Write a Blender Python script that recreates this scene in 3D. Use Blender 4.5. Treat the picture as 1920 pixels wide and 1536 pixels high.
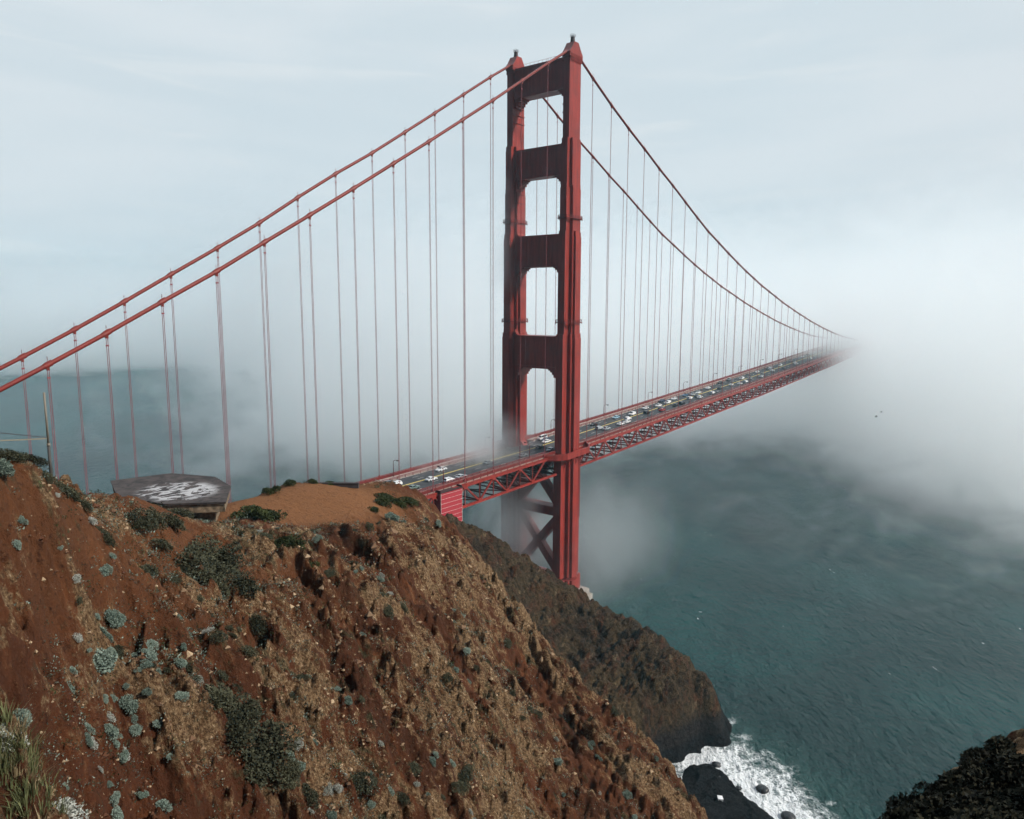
import bpy, math, random
import numpy as np
from mathutils import Vector, Matrix
for o in list(bpy.data.objects): bpy.data.objects.remove(o)
SC = bpy.context.scene; COL = SC.collection; R = math.radians
random.seed(7)
# ------------------------------------------------------------------ camera
CAM = np.array([-246.18, -181.66, 128.46]); YAW, PIT, ROL = 0.67446, -0.14244, 0.00307
cd = bpy.data.cameras.new('camera'); cam = bpy.data.objects.new('camera', cd); COL.objects.link(cam)
cd.sensor_width = 36; cd.lens = 36 * 1386.47 / 1920; cd.clip_start = 0.5; cd.clip_end = 40000
Fv = Vector((math.cos(YAW) * math.cos(PIT), math.sin(YAW) * math.cos(PIT), math.sin(PIT)))
Rv = Vector((math.sin(YAW), -math.cos(YAW), 0)); Uv = Rv.cross(Fv)
R2 = Rv * math.cos(ROL) + Uv * math.sin(ROL); U2 = Uv * math.cos(ROL) - Rv * math.sin(ROL)
mw = Matrix.Identity(4)
for i in range(3): mw[i][0], mw[i][1], mw[i][2], mw[i][3] = R2[i], U2[i], -Fv[i], CAM[i]
cam.matrix_world = mw; SC.camera = cam
SC.view_settings.view_transform = 'Standard'; SC.view_settings.look = 'None'
SC.view_settings.exposure = 0.22; SC.view_settings.gamma = 1.0
SC.render.engine = 'CYCLES'
cy = SC.cycles
cy.use_denoising = True; cy.denoiser = 'OPENIMAGEDENOISE'
cy.max_bounces = 34; cy.diffuse_bounces = 2; cy.glossy_bounces = 2; cy.transmission_bounces = 2
cy.volume_bounces = 32; cy.transparent_max_bounces = 12
cy.volume_step_rate = 1.3; cy.volume_max_steps = 256
cy.use_adaptive_sampling = True; cy.adaptive_threshold = 0.045
# ------------------------------------------------------------------ node helpers
def nd(nt, kind, props=None, **ins):
    n = nt.nodes.new(kind)
    for k, v in (props or {}).items(): setattr(n, k, v)
    for k, v in ins.items():
        k = int(k[1:]) if k[0] == '_' else k.replace('__', ' ')
        if isinstance(v, bpy.types.NodeSocket): nt.links.new(v, n.inputs[k])
        else: n.inputs[k].default_value = v
    return n
def mth(nt, op, a, b=0.0, c=None, clamp=False):
    kw = {'_0': a, '_1': b}
    if c is not None: kw['_2'] = c
    return nd(nt, 'ShaderNodeMath', {'operation': op, 'use_clamp': clamp}, **kw).outputs[0]
def sstep(nt, x, lo, hi, a=0.0, b=1.0):
    n = nd(nt, 'ShaderNodeMapRange', {'interpolation_type': 'SMOOTHSTEP', 'clamp': True})
    for k, v in zip((0, 1, 2, 3, 4), (x, lo, hi, a, b)):
        if isinstance(v, bpy.types.NodeSocket): nt.links.new(v, n.inputs[k])
        else: n.inputs[k].default_value = v
    return n.outputs[0]
def mixc(nt, f, a, b):
    n = nt.nodes.new('ShaderNodeMix'); n.data_type = 'RGBA'
    for k, v in ((0, f), (6, a), (7, b)):
        if isinstance(v, bpy.types.NodeSocket): nt.links.new(v, n.inputs[k])
        else: n.inputs[k].default_value = v if k == 0 else (*v, 1.0)[:4]
    return n.outputs[2]
def noise(nt, vec, scale, detail=4.0, rough=0.55, dist=0.0, col=False):
    n = nd(nt, 'ShaderNodeTexNoise', Vector=vec, Scale=scale, Detail=detail, Roughness=rough, Distortion=dist)
    return n.outputs[1 if col else 0]
def mapv(nt, vec, scale=(1, 1, 1), rot=(0, 0, 0), loc=(0, 0, 0)):
    return nd(nt, 'ShaderNodeMapping', Vector=vec, Scale=scale, Rotation=rot, Location=loc).outputs[0]
def pos(nt): return nd(nt, 'ShaderNodeNewGeometry').outputs['Position']
def objc(nt): return nd(nt, 'ShaderNodeTexCoord').outputs['Object']
def newmat(name, rough=0.6, spec=0.3, base=(0.5, 0.5, 0.5)):
    m = bpy.data.materials.new(name); m.use_nodes = True; nt = m.node_tree
    b = nt.nodes['Principled BSDF']; b.inputs['Roughness'].default_value = rough
    b.inputs['Specular IOR Level'].default_value = spec; b.inputs['Base Color'].default_value = (*base, 1)
    return m, nt, b
def simple(name, base, rough=0.6, spec=0.3, var=0.18, scale=1.5, metal=0.0):
    m, nt, b = newmat(name, rough, spec, base)
    f = noise(nt, objc(nt), scale, 5, 0.6)
    lo = tuple(c * (1 - var) for c in base); hi = tuple(min(1, c * (1 + var)) for c in base)
    nt.links.new(mixc(nt, sstep(nt, f, 0.3, 0.7), lo, hi), b.inputs['Base Color'])
    b.inputs['Metallic'].default_value = metal
    return m
def bump(nt, b, h, strength=0.5, dist=0.1):
    n = nd(nt, 'ShaderNodeBump', Strength=strength, Distance=dist, Height=h); nt.links.new(n.outputs[0], b.inputs['Normal'])
# ------------------------------------------------------------------ world + sun
SUN_EL, SUN_AZ = R(38), math.atan2(-0.92, 0.38)          # to-sun direction: from the right of the view
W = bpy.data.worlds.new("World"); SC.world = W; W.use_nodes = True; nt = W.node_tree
for n in list(nt.nodes): nt.nodes.remove(n)
gen = nd(nt, 'ShaderNodeTexCoord').outputs['Generated']
sky = nd(nt, 'ShaderNodeTexSky', {'sky_type': 'NISHITA', 'sun_disc': False, 'sun_elevation': SUN_EL,
        'sun_rotation': math.pi / 2 - SUN_AZ, 'altitude': 100, 'air_density': 1.0, 'dust_density': 1.0})
skc = nd(nt, 'ShaderNodeVectorMath', {'operation': 'SCALE'}, _0=sky.outputs[0]); skc.inputs['Scale'].default_value = 0.06
fx = nd(nt, 'ShaderNodeVectorMath', {'operation': 'DOT_PRODUCT'}, _0=gen, _1=(math.cos(YAW), math.sin(YAW), 0)).outputs['Value']
rx = nd(nt, 'ShaderNodeVectorMath', {'operation': 'DOT_PRODUCT'}, _0=gen, _1=(math.sin(YAW), -math.cos(YAW), 0)).outputs['Value']
gz = nd(nt, 'ShaderNodeSeparateXYZ', Vector=gen).outputs[2]
st = mapv(nt, gen, (1.3, 1.3, 7.0), (0.05, -0.03, 0))
c1 = noise(nt, st, 1.7, 6, 0.5, 0.4); c2 = noise(nt, mapv(nt, gen, (2, 2, 16), (0.06, 0.02, 0)), 2.2, 5, 0.5, 0.6)
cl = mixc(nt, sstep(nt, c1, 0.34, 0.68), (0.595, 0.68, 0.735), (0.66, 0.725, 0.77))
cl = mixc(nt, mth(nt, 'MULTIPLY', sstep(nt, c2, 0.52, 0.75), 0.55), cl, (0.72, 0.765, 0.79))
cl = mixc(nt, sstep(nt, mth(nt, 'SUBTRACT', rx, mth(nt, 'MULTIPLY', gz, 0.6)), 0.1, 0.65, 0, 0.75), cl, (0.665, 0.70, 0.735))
cl = nd(nt, 'ShaderNodeVectorMath', {'operation': 'SCALE'}, _0=cl, Scale=sstep(nt, gz, 0.38, 0.9, 1.0, 3.4)).outputs[0]  # overhead cloud, out of frame, brightened to light the fog
cover = mth(nt, 'MULTIPLY', sstep(nt, fx, 0.15, 0.6), sstep(nt, gz, 0.6, 1.0, 1, 0.85))  # cloud kept off the unseen sky behind, so north faces stay dark
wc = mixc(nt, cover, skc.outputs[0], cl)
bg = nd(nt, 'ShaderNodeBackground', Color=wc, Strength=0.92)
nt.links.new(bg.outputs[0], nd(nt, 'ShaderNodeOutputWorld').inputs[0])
sl = bpy.data.lights.new('sun', 'SUN'); sl.energy = 3.7; sl.angle = R(5); sl.color = (1, 0.95, 0.88)
so = bpy.data.objects.new('sun', sl); COL.objects.link(so)
sd = Vector((math.cos(SUN_AZ) * math.cos(SUN_EL), math.sin(SUN_AZ) * math.cos(SUN_EL), math.sin(SUN_EL)))
so.rotation_euler = sd.to_track_quat('Z', 'Y').to_euler(); so.location = (0, 0, 400)
# ------------------------------------------------------------------ object helpers
def tag(o, label=None, cat=None, group=None, kind=None):
    for k, v in (('label', label), ('category', cat), ('group', group), ('kind', kind)):
        if v: o[k] = v
    return o
def link(name, data, parent=None, loc=None):
    o = bpy.data.objects.new(name, data); COL.objects.link(o)
    if parent: o.parent = parent
    if loc is not None: o.location = loc
    return o
class MB:
    def __init__(s): s.v = []; s.f = []; s.m = []
    def add(s, vs, fs, mi=0):
        k = len(s.v); s.v += [tuple(map(float, v)) for v in vs]; s.f += [tuple(i + k for i in f) for f in fs]; s.m += [mi] * len(fs)
    def box(s, x0, x1, y0, y1, z0, z1, mi=0):
        s.add([(x, y, z) for z in (z0, z1) for x, y in ((x0, y0), (x1, y0), (x1, y1), (x0, y1))],
              [(3, 2, 1, 0), (4, 5, 6, 7), (0, 1, 5, 4), (1, 2, 6, 5), (2, 3, 7, 6), (3, 0, 4, 7)], mi)
    def beam(s, p, q, w, h, mi=0, up=(0, 0, 1)):
        p, q = Vector(p), Vector(q); d = (q - p).normalized(); u = Vector(up)
        if abs(d.dot(u)) > 0.98: u = Vector((1, 0, 0))
        a = d.cross(u).normalized(); b = a.cross(d).normalized(); a = a * w / 2; b = b * h / 2
        s.add([*(p + x * a + y * b for x, y in ((-1, -1), (1, -1), (1, 1), (-1, 1))), *(q + x * a + y * b for x, y in ((-1, -1), (1, -1), (1, 1), (-1, 1)))],
              [(0, 1, 2, 3), (7, 6, 5, 4), (1, 0, 4, 5), (2, 1, 5, 6), (3, 2, 6, 7), (0, 3, 7, 4)], mi)
    def prism(s, poly, z0, z1, mi=0, sc=1.0):
        n = len(poly)
        s.add([(x, y, z0) for x, y in poly] + [(x * sc, y * sc, z1) for x, y in poly],
              [tuple(range(n))[::-1], tuple(range(n, 2 * n))] + [(i, (i + 1) % n, n + (i + 1) % n, n + i) for i in range(n)], mi)
    def tube(s, pts, r, n=8, mi=0, cap=True):
        pts = [Vector(p) for p in pts]; k = len(s.v); rr = r if isinstance(r, (list, tuple)) else [r] * len(pts)
        for i, p in enumerate(pts):
            d = (pts[min(i + 1, len(pts) - 1)] - pts[max(i - 1, 0)]).normalized()
            u = Vector((0, 0, 1)) if abs(d.z) < 0.95 else Vector((1, 0, 0))
            a = d.cross(u).normalized(); b = a.cross(d)
            s.v += [tuple(p + rr[i] * (math.cos(t) * a + math.sin(t) * b)) for t in (2 * math.pi * j / n for j in range(n))]
        for i in range(len(pts) - 1):
            for j in range(n):
                s.f.append((k + i * n + j, k + i * n + (j + 1) % n, k + (i + 1) * n + (j + 1) % n, k + (i + 1) * n + j)); s.m.append(mi)
        if cap:
            s.f += [tuple(k + j for j in range(n))[::-1], tuple(k + (len(pts) - 1) * n + j for j in range(n))]; s.m += [mi, mi]
    def mesh(s, name, mats, smooth=False):
        me = bpy.data.meshes.new(name); me.from_pydata(s.v, [], s.f); me.update()
        for m in (mats if isinstance(mats, (list, tuple)) else [mats]): me.materials.append(m)
        me.polygons.foreach_set('material_index', s.m)
        if smooth: me.polygons.foreach_set('use_smooth', [True] * len(s.f))
        return me
    def build(s, name, mats, parent=None, smooth=False): return link(name, s.mesh(name, mats, smooth), parent)
def grid_mesh(name, P, mat, attrs=None, smooth=True, flip=False):
    h, w = P.shape[:2]; me = bpy.data.meshes.new(name)
    i = (np.arange(h - 1)[:, None] * w + np.arange(w - 1)[None]).ravel()
    q = np.stack([i, i + 1, i + w + 1, i + w], 1)
    if flip: q = q[:, ::-1]
    me.vertices.add(h * w); me.vertices.foreach_set('co', P.reshape(-1).astype(np.float32))
    me.loops.add(q.size); me.loops.foreach_set('vertex_index', q.ravel().astype(np.int32))
    me.polygons.add(len(q)); me.polygons.foreach_set('loop_start', np.arange(0, q.size, 4, dtype=np.int32))
    me.polygons.foreach_set('loop_total', np.full(len(q), 4, dtype=np.int32))
    me.update(calc_edges=True); me.polygons.foreach_set('use_smooth', np.full(len(q), smooth))
    for k, a in (attrs or {}).items():
        if a.ndim == 3: t = me.attributes.new(k, 'FLOAT_VECTOR', 'POINT'); t.data.foreach_set('vector', a.reshape(-1).astype(np.float32))
        else: t = me.attributes.new(k, 'FLOAT', 'POINT'); t.data.foreach_set('value', a.reshape(-1).astype(np.float32))
    me.materials.append(mat); me.validate()
    return me
def attr(nt, name, out='Fac'): return nd(nt, 'ShaderNodeAttribute', {'attribute_name': name}).outputs[out]
# ================================================================== TERRAIN SHAPE
#TERRAIN-BEGIN
def _h(i, j, s):
    n = (i * 374761393 + j * 668265263 + s * 974634777) & 0x7fffffff
    n = ((n ^ (n >> 13)) * 1274126177) & 0x7fffffff
    return ((n ^ (n >> 16)) & 0xffff) / 65535.0
def vn(x, y, s=0):
    i = np.floor(x).astype(np.int64); j = np.floor(y).astype(np.int64); u = x - i; v = y - j
    u = u * u * u * (u * (u * 6 - 15) + 10); v = v * v * v * (v * (v * 6 - 15) + 10)
    a, b, c, d = _h(i, j, s), _h(i + 1, j, s), _h(i, j + 1, s), _h(i + 1, j + 1, s)
    return a + (b - a) * u + (c - a) * v + (a - b - c + d) * u * v
def fbm(x, y, o=4, s=0, g=0.5):
    t = 0; a = 1; w = 0
    for k in range(o): t = t + a * vn(x * 2 ** k + 17.3 * k, y * 2 ** k - 9.1 * k, s + k); w += a; a *= g
    return t / w - 0.5
def ridged(x, y, o=4, s=0):
    t = 0; a = 1; w = 0
    for k in range(o): t = t + a * (1 - np.abs(2 * vn(x * 2 ** k + 5.7 * k, y * 2 ** k + 3.1 * k, s + k) - 1)); w += a; a *= 0.55
    return t / w
def vor(x, y, s=0):                  # cell borders: angular blocks
    i = np.floor(x).astype(np.int64); j = np.floor(y).astype(np.int64); f1 = np.full(np.shape(x), 9.0); f2 = f1.copy()
    for a in (-1, 0, 1):
        for b in (-1, 0, 1):
            d = np.hypot(i + a + _h(i + a, j + b, s) - x, j + b + _h(i + a, j + b, s + 7) - y); f2 = np.minimum(f2, np.maximum(f1, d)); f1 = np.minimum(f1, d)
    return f2 - f1
class RBF:
    def __init__(s, pts, c=4.0, lam=0.3):
        s.p = np.array(pts, float); s.c = c; n = len(s.p)
        D = np.sqrt(((s.p[:, None, :2] - s.p[None, :, :2]) ** 2).sum(-1) + c * c)
        A = np.zeros((n + 3, n + 3)); A[:n, :n] = -D - np.eye(n) * 0 + np.eye(n) * -lam * 0; A[:n, :n] += np.eye(n) * lam
        Q = np.column_stack([np.ones(n), s.p[:, 0], s.p[:, 1]]); A[:n, n:] = Q; A[n:, :n] = Q.T
        s.w = np.linalg.solve(A, np.concatenate([s.p[:, 2], np.zeros(3)]))
    def __call__(s, x, y):
        sh = x.shape; x = x.ravel(); y = y.ravel(); out = np.empty(len(x)); n = len(s.p)
        for k in range(0, len(x), 40000):
            a, b = x[k:k + 40000], y[k:k + 40000]
            D = np.sqrt((a[:, None] - s.p[None, :, 0]) ** 2 + (b[:, None] - s.p[None, :, 1]) ** 2 + s.c ** 2)
            out[k:k + 40000] = -D @ s.w[:n] + s.w[n] + s.w[n + 1] * a + s.w[n + 2] * b
        return out.reshape(sh)
CREST = [(-239.1,-142.3,125.8),(-236.9,-141.7,123.2),(-234.5,-141.3,121),(-233.4,-141.7,120),(-231.9,-140.6,119.1),(-228.8,-134.8,117),(-224.8,-127.8,115),(-221,-120.7,113.1)]
PLAT = [(-217,-115.8,110.4),(-214.3,-117.1,109.0),(-211.1,-117.7,107.8),(-209.1,-116.5,107),(-204.1,-113.6,106.2),(-197.7,-103.5,105.2),(-192.3,-99.8,104.8),(-186.2,-100.4,104.2),(-184.5,-102.9,104),
 (-179.3,-103.3,103.3),(-174.6,-104.8,102.3),(-172.3,-105.7,101.4),(-196.5,-110.2,104.4),(-192,-112.3,103.8),(-186.5,-111.7,103.1),(-202.4,-114.7,105.1),(-200,-118.8,104.1),(-197.2,-119.7,103.3),(-190.9,-115.8,103.2),
 (-204.9,-112.2,105.0),(-207.5,-110.2,105.7),(-207,-100,105.2),(-203,-103,105.0),(-206,-95,104.8),(-212,-106,106.4),(-200,-98,103.6)]
ARETE = [(-171.6,-109.2,97.7),(-171.9,-113.2,94.8),(-172.4,-117.1,91.2),(-172.6,-121.6,88.5),(-173,-125.9,85.8),(-173.1,-130.8,82.9),(-173.6,-135.6,80.8),(-173.6,-139.4,78.7),(-174.6,-143.7,77.5),(-175.9,-147.8,75.6),(-177.4,-151.8,73.7),(-181,-159.2,70.5),(-189.5,-169.2,69.5)]
FACE = [(-236,-145.6,118.7),(-237.7,-150.3,115.9),(-238.9,-153.6,113.5),(-239.6,-155.5,112.1),(-220,-129.9,109.5),(-224.7,-138.7,109.4),(-229,-146.7,108.7),(-232.3,-152.8,106.6),(-203.5,-131.3,102.7),(-209.4,-138.1,101.8),(-215.3,-144.9,100.2),(-219.9,-150.2,98),
 (-183.7,-134.9,85),(-193.3,-142.2,86.2),(-202.1,-148.8,86.8),(-228.1,-135,114.6),(-232.4,-145.2,112.4),(-234.8,-150.7,110.3),(-240.2,-146.2,121.9),(-242,-154,118.6),(-243.3,-159.9,116.4),(-241.3,-161.2,112),(-234.9,-159.4,105.8),(-223.2,-158,95.9),(-201.8,-158.6,79.8),(-243.1,-167,111.3),(-237.2,-166.1,103.6),(-226.9,-167.4,92.9)]
KNOLL = [(-246.2,-181.7,126.7),(-247,-176,122),(-243,-177,122.5),(-231.2,-180.7,120.15),(-233.3,-179.7,119.65),(-235,-178.4,118.85),(-237.5,-179.5,120.45),(-229,-181.5,119.85),(-231,-184,121.05),(-227.5,-179.3,115.95),(-224.5,-178.8,110.85),(-233,-190,121.35),(-228,-190,119.85),(-240,-190,123.35),(-255,-185,129),(-250,-195,130),(-232,-175.5,109.85),(-221,-179,102.85),(-212,-190,100),(-200,-180,74),(-180,-185,45),(-160,-190,12),(-140,-180,-3),(-225,-205,116.85),(-190,-210,70),(-160,-215,20)]
_hp = list(CREST + PLAT + ARETE + FACE + KNOLL)
for x, y, z in ARETE[:11]:
    for d, dz in ((3.5, 3), (9, 14), (20, 38), (42, 78), (75, 100)): _hp.append((x + d, y - 0.12 * d, max(z - dz, -4)))
for x, y, z in PLAT[5:12]:
    for d, dz in ((6, 2.5), (20, 17), (50, 45), (90, 60)): _hp.append((x + 0.25 * d, y + d, z - dz))
for x, y, z in CREST:
    for d, dz in ((5, 2.2), (18, 14), (45, 38), (90, 60)): _hp.append((x - 0.8 * d, y + 0.6 * d, z - dz))
RH = RBF(_hp, 2.0, 0.04)
GA = np.array([math.cos(YAW), math.sin(YAW)]); RA = np.array([math.sin(YAW), -math.cos(YAW)])
def flow(x, y):                       # along the crest, down the fall line
    g = (x - CAM[0]) * GA[0] + (y - CAM[1]) * GA[1]; r = (x - CAM[0]) * RA[0] + (y - CAM[1]) * RA[1]
    return 0.98 * g + 0.19 * r, -0.19 * g + 0.98 * r
def grain(x, y):                      # across and along the erosion rills
    g = (x - CAM[0]) * GA[0] + (y - CAM[1]) * GA[1]; r = (x - CAM[0]) * RA[0] + (y - CAM[1]) * RA[1]
    return 0.88 * g + 0.47 * r, -0.47 * g + 0.88 * r
def sm(x, a, b): t = np.clip((x - a) / (b - a), 0, 1); return t * t * (3 - 2 * t)
def hill(x, y):
    z = RH(x, y); s, t = flow(x, y)
    flat = np.exp(-(((x + 193) / 14) ** 2 + ((y + 108) / 8.5) ** 2) ** 2)
    near = sm(np.hypot(x - CAM[0], y - CAM[1]), 8, 26)
    face = sm(t, -42, -27) * (1 - flat) * near * (1 - .85 * np.exp(-((x + 233.5) / 4.5) ** 2 - ((y + 140.5) / 4) ** 2))
    a, b = grain(x, y)
    ww = fbm(a / 6, b / 8, 3, 40) * 5 + fbm(x / 2.2, y / 2.2, 3, 44) * 1.8
    rl = ridged((a + ww) / 4.6 + b / 40, b / 12, 5, 3)
    z = z + face * (5.0 * (rl - 0.62) + 2.2 * (ridged((a + ww * .7) / 1.7 + b / 12, b / 4.2, 4, 11) - 0.6))
    z = z + face * (1.3 * fbm(a / 1.5, b / 2.4, 4, 21, 0.62) + 0.55 * (ridged(x / 1.1, y / 1.1, 4, 53) - 0.6))
    wx, wy = x + 1.2 * fbm(x / 2, y / 2, 3, 61), y + 1.2 * fbm(x / 2, y / 2, 3, 62)
    z = z + face * (0.85 * (np.minimum(vor((wx * .8 + wy * .6) / 2.3, (wy * .8 - wx * .6) / 1.5, 5), .55) - .28) + 0.42 * (np.minimum(vor(wx / .85, wy / .7, 9), .5) - .25))
    z = z + (1 - 0.85 * flat) * near * 0.75 * fbm(x / 0.6, y / 0.6, 4, 27, 0.66)
    return z + near * (1 - flat) * 1.4 * fbm(x / 8, y / 8, 4, 31) * sm(t, -44, -26)
#TERRAIN-END
# ================================================================== SETTING MATERIALS
def hill_material():
    m, nt, b = newmat('hillside_soil', 0.92, 0.1)
    P = pos(nt); fl = attr(nt, 'flow', 'Vector'); tan = attr(nt, 'tan'); ora = attr(nt, 'orange'); cav = attr(nt, 'rock')
    fs = mapv(nt, fl, (1, 0.30, 0.45)); pf = mapv(nt, fl, (1, 0.5, 0.7))
    n1 = noise(nt, fs, 0.16, 6, 0.62, 0.8); n2 = noise(nt, fs, 0.75, 9, 0.68, 0.5); n3 = noise(nt, pf, 2.6, 9, 0.74, 0.3); n4 = noise(nt, pf, 7.0, 6, 0.75)
    soil = mixc(nt, sstep(nt, n1, 0.32, 0.66), (0.030, 0.0095, 0.0065), (0.078, 0.0235, 0.0115))
    soil = mixc(nt, mth(nt, 'MULTIPLY', sstep(nt, n2, 0.48, 0.66), 0.75), soil, (0.165, 0.053, 0.020))
    soil = mixc(nt, mth(nt, 'MULTIPLY', ora, sstep(nt, n3, 0.25, 0.6, 0.5, 0.95)), soil, (0.27, 0.120, 0.050))
    soil = mixc(nt, sstep(nt, n3, 0.53, 0.66, 0, 0.75), soil, (0.026, 0.011, 0.008))
    soil = mixc(nt, sstep(nt, n4, 0.55, 0.70, 0, 0.6), soil, (0.20, 0.105, 0.055))
    lv = mth(nt, 'ADD', mth(nt, 'MULTIPLY', tan, 0.15), mth(nt, 'ADD', mth(nt, 'MULTIPLY', n2, 0.75), mth(nt, 'MULTIPLY', n3, 0.55)))
    lv = mth(nt, 'ADD', lv, mth(nt, 'ADD', mth(nt, 'MULTIPLY', cav, 0.22), mth(nt, 'MULTIPLY', n1, 0.7)))
    tm = mth(nt, 'MULTIPLY', sstep(nt, lv, 1.175, 1.27), sstep(nt, ora, 0.5, 0.95, 1, 0.15))
    rock = mixc(nt, sstep(nt, n4, 0.36, 0.62), (0.062, 0.033, 0.018), (0.31, 0.20, 0.105))
    rock = mixc(nt, sstep(nt, n4, 0.57, 0.68), rock, (0.58, 0.46, 0.30))
    rock = mixc(nt, sstep(nt, n3, 0.55, 0.66, 0, 0.8), rock, (0.15, 0.060, 0.026))
    rock = mixc(nt, sstep(nt, noise(nt, pf, 4.1, 6, 0.72), 0.56, 0.66, 0, 0.85), rock, (0.045, 0.035, 0.022))
    c = mixc(nt, mth(nt, 'MULTIPLY', tm, 0.92), soil, rock)
    gm = sstep(nt, noise(nt, fs, 0.45, 8, 0.72, 0.3), 0.57, 0.64)
    gm = mth(nt, 'MULTIPLY', gm, sstep(nt, ora, 0.2, 0.8, 0.8, 0.1))
    c = mixc(nt, gm, c, mixc(nt, sstep(nt, n4, 0.35, 0.65), (0.016, 0.017, 0.009), (0.085, 0.080, 0.042)))
    nt.links.new(c, b.inputs['Base Color'])
    h = mth(nt, 'ADD', mth(nt, 'MULTIPLY', n3, 0.8), mth(nt, 'ADD', mth(nt, 'MULTIPLY', n2, 0.8), mth(nt, 'MULTIPLY', n4, 0.3)))
    bump(nt, b, h, 1.0, 0.55)
    return m
def head_material():
    m, nt, b = newmat('headland_rock', 0.9, 0.15)
    P = pos(nt); fl = attr(nt, 'flow', 'Vector'); fs = mapv(nt, fl, (1, 0.3, 0.3))
    n1 = noise(nt, fs, 0.09, 6, 0.6, 0.7); n2 = noise(nt, fs, 0.35, 8, 0.66, 0.5); n3 = noise(nt, P, 1.3, 8, 0.7)
    z = nd(nt, 'ShaderNodeSeparateXYZ', Vector=P).outputs[2]
    c = mixc(nt, sstep(nt, n1, 0.35, 0.62), (0.026, 0.017, 0.012), (0.060, 0.042, 0.023))
    c = mixc(nt, sstep(nt, n2, 0.48, 0.66, 0, 0.85), c, (0.062, 0.023, 0.012))
    c = mixc(nt, sstep(nt, n3, 0.52, 0.68, 0, 0.8), c, (0.019, 0.018, 0.009))
    c = mixc(nt, sstep(nt, noise(nt, fs, 0.5, 6, 0.7), 0.58, 0.68, 0, 0.8), c, (0.13, 0.10, 0.062))
    low_dark = sstep(nt, mth(nt, 'ADD', z, mth(nt, 'MULTIPLY', n3, 6.0)), 9.0, 14.0, 1.0, 0.0)  # darker band low on the cliffs
    c = mixc(nt, low_dark, c, (0.016, 0.014, 0.015))
    c = mixc(nt, sstep(nt, mth(nt, 'ADD', z, mth(nt, 'MULTIPLY', n3, 1.0)), 3.0, 4.5, 1, 0), c, (0.0075, 0.0075, 0.0095))  # near-black beach: the cove's shadow is painted into this tone
    nt.links.new(c, b.inputs['Base Color'])
    n5 = noise(nt, P, 0.8, 9, 0.75, 0.4); c2 = mixc(nt, sstep(nt, n5, 0.36, 0.64), (0.75, 0.72, 0.68), (2.6, 2.4, 2.1)); mm = nt.nodes.new('ShaderNodeMix'); mm.data_type = 'RGBA'; mm.blend_type = 'MULTIPLY'; mm.inputs[0].default_value = 1.0
    nt.links.new(c, mm.inputs[6]); nt.links.new(c2, mm.inputs[7]); nt.links.new(mm.outputs[2], b.inputs['Base Color'])
    bump(nt, b, mth(nt, 'ADD', mth(nt, 'MULTIPLY', n2, 1.0), mth(nt, 'ADD', mth(nt, 'MULTIPLY', n5, 1.3), mth(nt, 'MULTIPLY', n3, 0.7))), 1.0, 2.2)
    return m
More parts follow.
